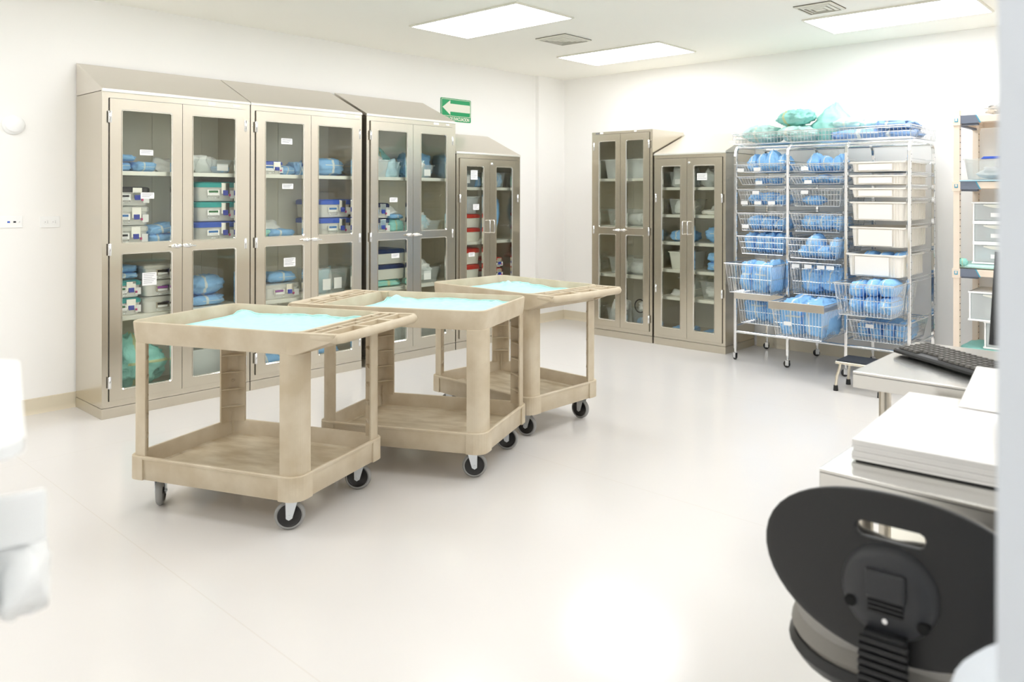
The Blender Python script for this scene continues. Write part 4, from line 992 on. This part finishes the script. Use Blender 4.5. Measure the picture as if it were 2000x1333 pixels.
def drawers(x, z, n, w, h, label, mt='white_pl', dy=.03):
    t = empty('drawer_unit'); placed(t, TS, x, dy, z); tag(t, label, 'drawer unit')
    b = MB(); H = n * h; d = .38
    b.box(0, .012, 0, d, 0, H); b.box(w - .012, w, 0, d, 0, H); b.box(0, w, d - .01, d, 0, H)
    for k in range(n + 1):
        zz = k * h; b.box(-.006 * (k in (0, n)), w + .006 * (k in (0, n)), -.006, d, max(0, zz - .012), zz + .014 if k < n else H)
    b.build('casing', M[mt], t, bevel=.002)
    for k in range(n):
        z0 = k * h + .018; z1 = (k + 1) * h - .014; dd = MB()
        dd.box(.016, w - .016, .0, .003, z0, z1); dd.box(.016, .019, 0, d - .03, z0, z1 - .01); dd.box(w - .019, w - .016, 0, d - .03, z0, z1 - .01); dd.box(.016, w - .016, 0, d - .03, z0, z0 + .003)
        q = dd.build('drawer', M['frost'], t)
        g = MB(); N_ = 10; top = z1 - .004; pts = [(w * .22 + w * .56 * i / N_, top - .018 * sin(pi * i / N_) - .008) for i in range(N_ + 1)]
        g.prismy([(w * .22, top)] + pts + [(w * .78, top)], -.006, -.001); g.build('finger_pull', M['white_box'], q)
        MB().box(w * .36, w * .56, -.003, -.001, z0 + .025, z0 + .055).build('label_card', M['label'], q)
    return t
drawers(.10, .952, 3, .34, .152, 'three-drawer frosted unit on the third polymer shelf')
soft('sterile_wrap', TS, .27, .20, .9135, .62, .42, .036, 'teal_pale', 'teal cloth under the three-drawer unit', 'cloth', e=.3, wr=.04)
soft('cloth_bundle', TS, .045, .0, .93, .06, .06, .06, 'teal', 'small twist of teal cloth at the shelf corner post', 'cloth', e=.8, wr=.2)
for i in range(3): pouch(TS, .18 + .06 * i, .10 + .06 * i, .952 + .152 * i + .024, .16, .09, POS[3][i] + ' pouch in the three-drawer frosted unit', 'pouches in frosted drawers', mt='pouch_blue')
soft('sterile_wrap', TS, .32, .22, .302, .64, .44, .03, 'teal', 'teal cloth lining the lowest polymer shelf', 'cloth', e=.3, wr=.06)
drawers(.18, .333, 1, .40, .20, 'lower clear box of the two on the lowest polymer shelf')
drawers(.085, .535, 1, .44, .215, 'upper white-framed box stacked on the lowest polymer shelf', dy=-.01)
soft('folded_drape', TS, .36, .16, .360, .22, .2, .10, 'white_paper', 'white pouches inside the lower clear box', 'drape', e=.5, wr=.2)
soft('folded_drape', TS, .30, .16, .560, .26, .2, .07, 'white_paper', 'white sheets inside the upper white-framed box', 'drape', e=.4, wr=.15)

# ------------------------------------------------------------------ step stool
def stool():
    t = empty('step_stool', (5.64, 2.13, 0), 0); tag(t, 'small step stool with black tread and bent metal legs', 'stool')
    z = .225
    MB().box(-.115, .13, -.18, .16, z - .026, z - .004).build('frame', M['stool_leg'], t, bevel=.006)
    MB().box(-.108, .123, -.172, .152, z - .004, z + .003).build('tread', M['rubber'], t, bevel=.004)
    for sx, sy in ((-1, -1), (-1, 1), (1, -1), (1, 1)):
        x, y = sx * .095 + .008, sy * .14 - .01
        l = MB().tube([(x, y, z - .02), (x + sx * .004, y + sy * .004, z - .06), (x + sx * .022, y + sy * .018, z - .12), (x + sx * .026, y + sy * .024, .03)], .011, 10).build('leg', M['stool_leg'], t)
        MB().cyl((x + sx * .026, y + sy * .024), .019, 0, .04, 14, .016).build('rubber_foot', M['black'], l)
stool()

# ------------------------------------------------------------------ work tables
def table(x0, x1, y0, y1, z, label, apron=.055, name='work_table'):
    t = empty(name, (x0, y0, 0)); tag(t, label, 'table'); w, d = x1 - x0, y1 - y0
    tb = MB(); tb.box(0, w, 0, d, z - .012, z); ap = apron
    for a in ((0, .004, 0, d), (w - .004, w, 0, d), (0, w, 0, .004), (0, w, d - .004, d)): tb.box(*a, z - ap, z - .006)
    tb.build('table_top', M['table'], t, bevel=.0025)
    for x in (.055, w - .055):
        for y in (.09, d - .09):
            l = MB(); l.cyl((x, y), .020, .05, z - .014, 20).build('leg', M['steel_leg'], t)
            MB().cyl((x, y), .014, 0, .05, 14, .018).build('foot', M['black'], t)
    s = MB(); s.box(.03, w - .03, .05, d - .05, .26, .28); s.build('undershelf', M['steel_in'], t, bevel=.003)
M['table'] = steelmat('satin steel table top', (.74, .73, .70, 1), .2, 'y', .03)
M['steel_leg'] = steelmat('tube leg steel', (.60, .56, .49, 1), .25)
table(2.546, 3.22, -.55, .993, .86, 'stainless work table carrying the keyboard, farther of the two')
table(1.755, 2.40, -.55, .766, .80, 'nearer stainless work table carrying the white paper stack')

# keyboard
def keyboard():
    t = empty('computer_keyboard', (2.895, .975, .868)); t.rotation_euler = (0, 0, math.atan2(.562 - .978, 2.611 - 2.889))
    tag(t, 'black computer keyboard on the farther work table', 'keyboard')
    W, D = .45, .155
    t.rotation_euler.z = math.atan2(-.416, -.278)
    # local x along the long edge toward the viewer, local y = away side (mirrored to -y)
    b = MB(); b.prismx([(0, .004), (0, .012), (.006, .018), (D - .01, .030), (D, .026), (D, .010), (D - .03, 0), (.03, -.006)], 0, W); b.T = Matrix.Identity(4)
    b.v = [(x, -y if False else y, z) for x, y, z in b.v]
    c = b.build('case', M['black'], t, bevel=.002)
    for s in (.06, W - .06): MB().box(s - .015, s + .015, .03, .05, -.008, 0).build('foot', M['black_soft'], t); MB().box(s - .015, s + .015, D - .04, D - .01, -.008, .006).build('foot', M['black_soft'], t)
    km = None
    for r in range(6):
        n = 17 if r else 16; y = .014 + r * .0225
        for k in range(n):
            if r == 0 and 3 < k < 8: continue
            x = .012 + k * .0254
            zz = .0195 + y / D * .010
            if km is None:
                m = MB(); m.loft([[(px, py, q) for px, py in rrect(i, .021 - i, i, .019 - i, .002, 2)] for q, i in ((0, 0), (.006, .002), (.0075, .0035))])
                km = m.build('key', M['key'], t)
                o = km
            else:
                o = km.copy(); COL.objects.link(o); o.parent = t
            o.location = (x, y, zz)
    return t
kb = keyboard()

# monitor
t = empty('computer_monitor', (2.98, .668, .86), 0); tag(t, 'black computer monitor edge rising behind the keyboard', 'monitor')
t.rotation_euler = (0, 0, radians(-2))
b = MB(); b.T = Matrix.Translation((0, 0, .065)) @ Matrix.Rotation(radians(13), 4, 'Y')
b.box(0, .03, -.56, 0, 0, .335); b.m = 1; b.box(-.001, .0, -.545, -.015, .02, .32); b.build('display', [M['black'], M['screen']], t, bevel=.003)
MB().box(.02, .04, -.31, -.25, .004, .22).build('stand_neck', M['black'], t, bevel=.004)
MB().prism([(x - .0, y - .28) for x, y in rrect(-.08, .12, -.12, .12, .05)], 0, .012).build('stand_base', M['black'], t, bevel=.003)

# papers
def slab(name, x, y, z, rz, w, d, h, m, label, cat, n=1, seed=0):
    t = empty(name, (x, y, z), rz); tag(t, label, cat); rnd = random.Random(seed)
    for i in range(n):
        a = h * i / n; j = lambda: rnd.uniform(-.004, .004)
        b = MB(); b.box(j(), d + j(), -w + j(), j(), a + .0003, h * (i + 1) / n); b.build('sheet_bundle', M[m], t, bevel=.001)
    return t
MB_ = slab('clipboard', 1.86, .72, .80, .04, .62, .50, .004, 'black_soft', 'thin black board under the white paper stack', 'board')
M['gloss_paper'] = mat('glossy white sheet', srgb(240, 238, 236), .16, coat=.3, bump=.04, bscale=8)
slab('paper_stack', 1.855, .725, .8042, .07, .60, .56, .050, 'gloss_paper', 'thick stack of glossy white sheets on the nearer table', 'paper stack', 7, 3)
# transparent sleeve standing behind the stack
t = empty('plastic_folder', (2.33, .70, .80), 0); tag(t, 'glossy white plastic folder behind the paper stack', 'folder')
b = MB(); b.prismy([(.0, .0), (.012, .0), (.215, .075), (.205, .079)], -.62, -.0); b.build('cover', M['gloss_paper'], t, bevel=.001)
t.location = (2.32, .60, .857)

# ------------------------------------------------------------------ office chair
def chair():
    t = empty('office_chair', (1.50, .478, 0), radians(4)); t.location.z = 0; tag(t, 'black office chair seen from behind at the nearer table', 'chair')
    # backrest: annular grid from the hand slot to the outline; local x forward, y left, z up
    cy, cz = .0, .852; n = 72; rings = 12
    def outline(a):
        # direction from slot centre -> point on outline
        best = None
        c_, s_ = cos(a), sin(a); lo, hi = .0, .6
        for _ in range(40):
            r = (lo + hi) / 2; y, z = r * c_, cz + r * s_; zz = (z - .772)
            hw = .247; hh = .150 if zz > 0 else .148
            k = 1.0
            if zz < 0:
                k = 1 - .06 * min(1, (-zz) / hh) ** 1.2
            inside = (abs(y) / (hw * k)) ** 2.15 + (abs(zz) / hh) ** 2.15 < 1
            if inside: lo = r
            else: hi = r
        return lo
    def slot(a):
        w, h = .060, .0135; c_, s_ = cos(a), sin(a)
        lo, hi = 0, .1
        for _ in range(30):
            r = (lo + hi) / 2; y, z = abs(r * c_), abs(r * s_); dx = max(0, y - (w - h)); ins = (dx * dx + z * z) < h * h
            if ins: lo = r
            else: hi = r
        return lo
    def bend(y, z): return .55 * y * y + .35 * (z - .78) ** 2
    V = []
    angs = []
    for i in range(n): a = 2 * pi * i / n; angs.append(a)
    for k in range(rings + 1):
        q = (k / rings) ** .9
        for a in angs:
            r0, r1 = slot(a), outline(a); r = r0 + (r1 - r0) * q; y, z = r * cos(a), cz + r * sin(a)
            V.append((bend(y, z) - .12, y, z))
    F = [(k * n + i, k * n + (i + 1) % n, (k + 1) * n + (i + 1) % n, (k + 1) * n + i) for k in range(rings) for i in range(n)]
    m = MB(); m.add(V, F, True)
    sh = m.build('backrest', M['black'], t, auto=False, solid=.014); bv = sh.modifiers.new('bv', 'BEVEL'); bv.width = .005; bv.segments = 3; bv.limit_method = 'ANGLE'; bv.angle_limit = radians(60)
    # cushion on the sitter side
    V2 = []
    for k in range(rings + 1):
        q = (k / rings)
        for a in angs:
            r0, r1 = slot(a) + .008, outline(a) - .012; r = r0 + (r1 - r0) * q; y, z = r * cos(a), cz + r * sin(a)
            V2.append((bend(y, z) - .10 + .018 * (1 - q ** 4) * (1 if k else .3), y, z))
    MB().add(V2, F, True).build('back_cushion', M['seat'], t, auto=False, solid=.006)
    # mount
    d = MB(); prof = [(.002, -.022), (.045, -.024), (.070, -.020), (.082, -.008), (.086, .006)]
    d.lathe(prof, 40, 'x'); d.T = Matrix.Identity(4)
    mo = d.build('back_mount', M['mount'], t, loc=(-.125, .0, .752))
    c = MB(); c.box(-.034, -.018, -.034, .034, -.004, .045); c.build('latch_cap', M['mount'], mo, bevel=.005)
    c = MB()
    for k in range(4): c.box(-.030, -.018, -.030, .030, .0 - k * .008 - .006, -.002 - k * .008)
    c.build('grip_ribs', M['black_soft'], mo)
    for y, z in ((.062, -.012), (-.062, -.025)):
        MB().lathe([(.001, -.026), (.010, -.026), (.011, -.012)], 14, 'x').build('screw_hole_disc', M['hole'], mo, loc=(0.002, y, z - .012))  # raised black discs, the shade of the holes put into their colour
    MB().lathe([(.001, -.030), (.005, -.030), (.006, -.020)], 12, 'x').build('screw', M['chrome'], mo, loc=(0, 0, -.040))
    # ribbed bar
    b = MB(); path = [(-.150, .690), (-.150, .67), (-.148, .64), (-.140, .585), (-.115, .545), (-.06, .53), (.05, .53)]
    for y0, y1 in ((-.036, .036),):
        b.loft([[(x - .014, y0, z - .0), (x + .010, y0, z + .0), (x + .010, y1, z), (x - .014, y1, z)] if i < 4 else [(x - .008, y0, z - .012), (x + .004, y0, z + .010), (x + .004, y1, z + .010), (x - .008, y1, z - .012)] for i, (x, z) in enumerate(path)], smooth=False)
    b.build('back_bar', M['black_soft'], t, bevel=.003)
    b = MB()
    for k in range(13): zz = .680 - k * .0135; b.box(-.172, -.160, -.042, .042, zz - .005, zz + .003)
    b.build('bellows', M['black_soft'], t, bevel=.0015)
    # seat
    s = MB(); sx = lambda i, z: [(x, y, z) for x, y in rrect(-.115 + i, .36 - i, -.245 + i, .245 - i, .17, 8)]
    s.loft([sx(.05, .525), sx(.01, .535), sx(.0, .555), sx(.006, .572)]); s.build('seat_pan', M['black'], t)
    s = MB(); s.loft([sx(.010, .572), sx(.004, .585), sx(.012, .610), sx(.05, .622), sx(.12, .624)]); s.build('seat_cushion', M['seat'], t)
    MB().cyl((.12, 0), .028, .30, .525, 16).build('gas_column', M['black'], t)
    MB().cyl((.12, 0), .016, .20, .30, 16).build('piston', M['chrome'], t)
    MB().cyl((.12, 0), .045, .09, .20, 16, .03).build('hub', M['black'], t)
    for k in range(5):
        a = 2 * pi * k / 5 + .3; x, y = .12 + .30 * cos(a), .30 * sin(a)
        l = MB().tube([(.12 + .03 * cos(a), .03 * sin(a), .13), (.12 + .17 * cos(a), .17 * sin(a), .10), (x, y, .075)], [.026, .02, .015], 8).build('base_leg', M['black'], t)
        w = MB(); w.T = Matrix.Translation((x, y, .028)) @ Matrix.Rotation(a + 1, 4, 'Z'); w.lathe([(.004, -.022), (.024, -.022), (.028, -.016), (.028, .016), (.024, .022), (.004, .022)], 18, 'y'); w.T = Matrix.Identity(4); w.cyl((x, y), .006, .03, .078, 8)
        w.build('castor', M['black_soft'], l)
chair()

# ------------------------------------------------------------------ foreground white plastic things
def foreground():
    t = empty('white_trolley', (.050, 1.013, 0), radians(-13)); tag(t, 'white plastic trolley with a bin, out of focus at the left edge', 'trolley')
    L = lambda i, z, r=.03: [(x, y, z) for x, y in rrect(-.26 + i, .18 - i, -.2 + i, .2 - i, r, 4)]
    b = MB(); b.loft([L(.035, 1.055), L(.008, 1.236), L(-.010, 1.238), L(-.010, 1.250), L(.012, 1.250), L(.038, 1.062)]); b.build('bin', M['white_pl'], t)
    for x in (-.24, .135):
        for y in (-.17, .17): MB().box(x - .016, x + .016, y - .016, y + .016, 0, 1.05).build('post', M['white_pl'], t, bevel=.004)
    MB().box(-.26, .17, -.2, .2, 1.035, 1.052).build('upper_shelf', M['white_pl'], t, bevel=.004)
    MB().box(-.26, .17, -.2, .2, .30, .32).build('lower_shelf', M['white_pl'], t, bevel=.004)
    MB().prismx([(-.03, 1.10), (.03, 1.10), (.03, 1.135), (-.03, 1.155)], .165, .21).build('side_bracket', M['white_pl'], t, bevel=.004)
    g = pack_mesh(.05, .14, .085, 3.3, e=.7, wr=.2).build('hanging_liner', M['white_pl'], t, auto=False); g.location = (.19, .0, 1.02)
foreground()
t = empty('white_bin', (.92, .095, 0)); tag(t, 'pale rounded plastic bin low beside the bluish wall end', 'bin')
b = MB(); b.lathe([(.10, 0), (.11, .02), (.130, .885), (.145, .90), (.145, .92), (.130, .935), (.06, .945), (.001, .947)], 36); b.build('bin_body', M['jamb'], t)

# ------------------------------------------------------------------ camera, world, view
yaw = .6841
cam = bpy.data.cameras.new('camera'); co = bpy.data.objects.new('camera', cam); COL.objects.link(co)
co.location = (0, 0, 1.4548)
dv = Vector((cos(yaw), sin(yaw), 0)); rv = Vector((sin(yaw), -cos(yaw), 0)); uv = Vector((0, 0, 1))
roll = -.0017
rx_ = rv * cos(roll) + uv * (-sin(roll)) if False else rv * cos(roll) - uv * sin(roll)
ux_ = uv * cos(roll) + rv * sin(roll)
co.matrix_world = Matrix.Translation(co.location) @ Matrix((rx_, ux_, -dv)).transposed().to_4x4()
cam.sensor_width = 36; cam.sensor_fit = 'HORIZONTAL'; cam.lens = 1500.4 / 2000 * 36
cam.shift_x = (1000 - 1181.6) / 2000; cam.shift_y = -(666.5 - 381.15) / 2000
cam.clip_start = .02; cam.clip_end = 60
cam.dof.use_dof = True; cam.dof.focus_distance = 4.8; cam.dof.aperture_fstop = 3.4
SC.camera = co
SC.cycles.max_bounces = 16; SC.cycles.diffuse_bounces = 9; SC.cycles.transparent_max_bounces = 24
w = bpy.data.worlds.new('World'); SC.world = w; w.use_nodes = True
w.node_tree.nodes['Background'].inputs[0].default_value = (.95, .97, 1, 1); w.node_tree.nodes['Background'].inputs[1].default_value = .3
SC.view_settings.view_transform = 'Standard'; SC.view_settings.look = 'None'; SC.view_settings.gamma = 1; SC.view_settings.use_curve_mapping = False
SC.view_settings.exposure = -0.64
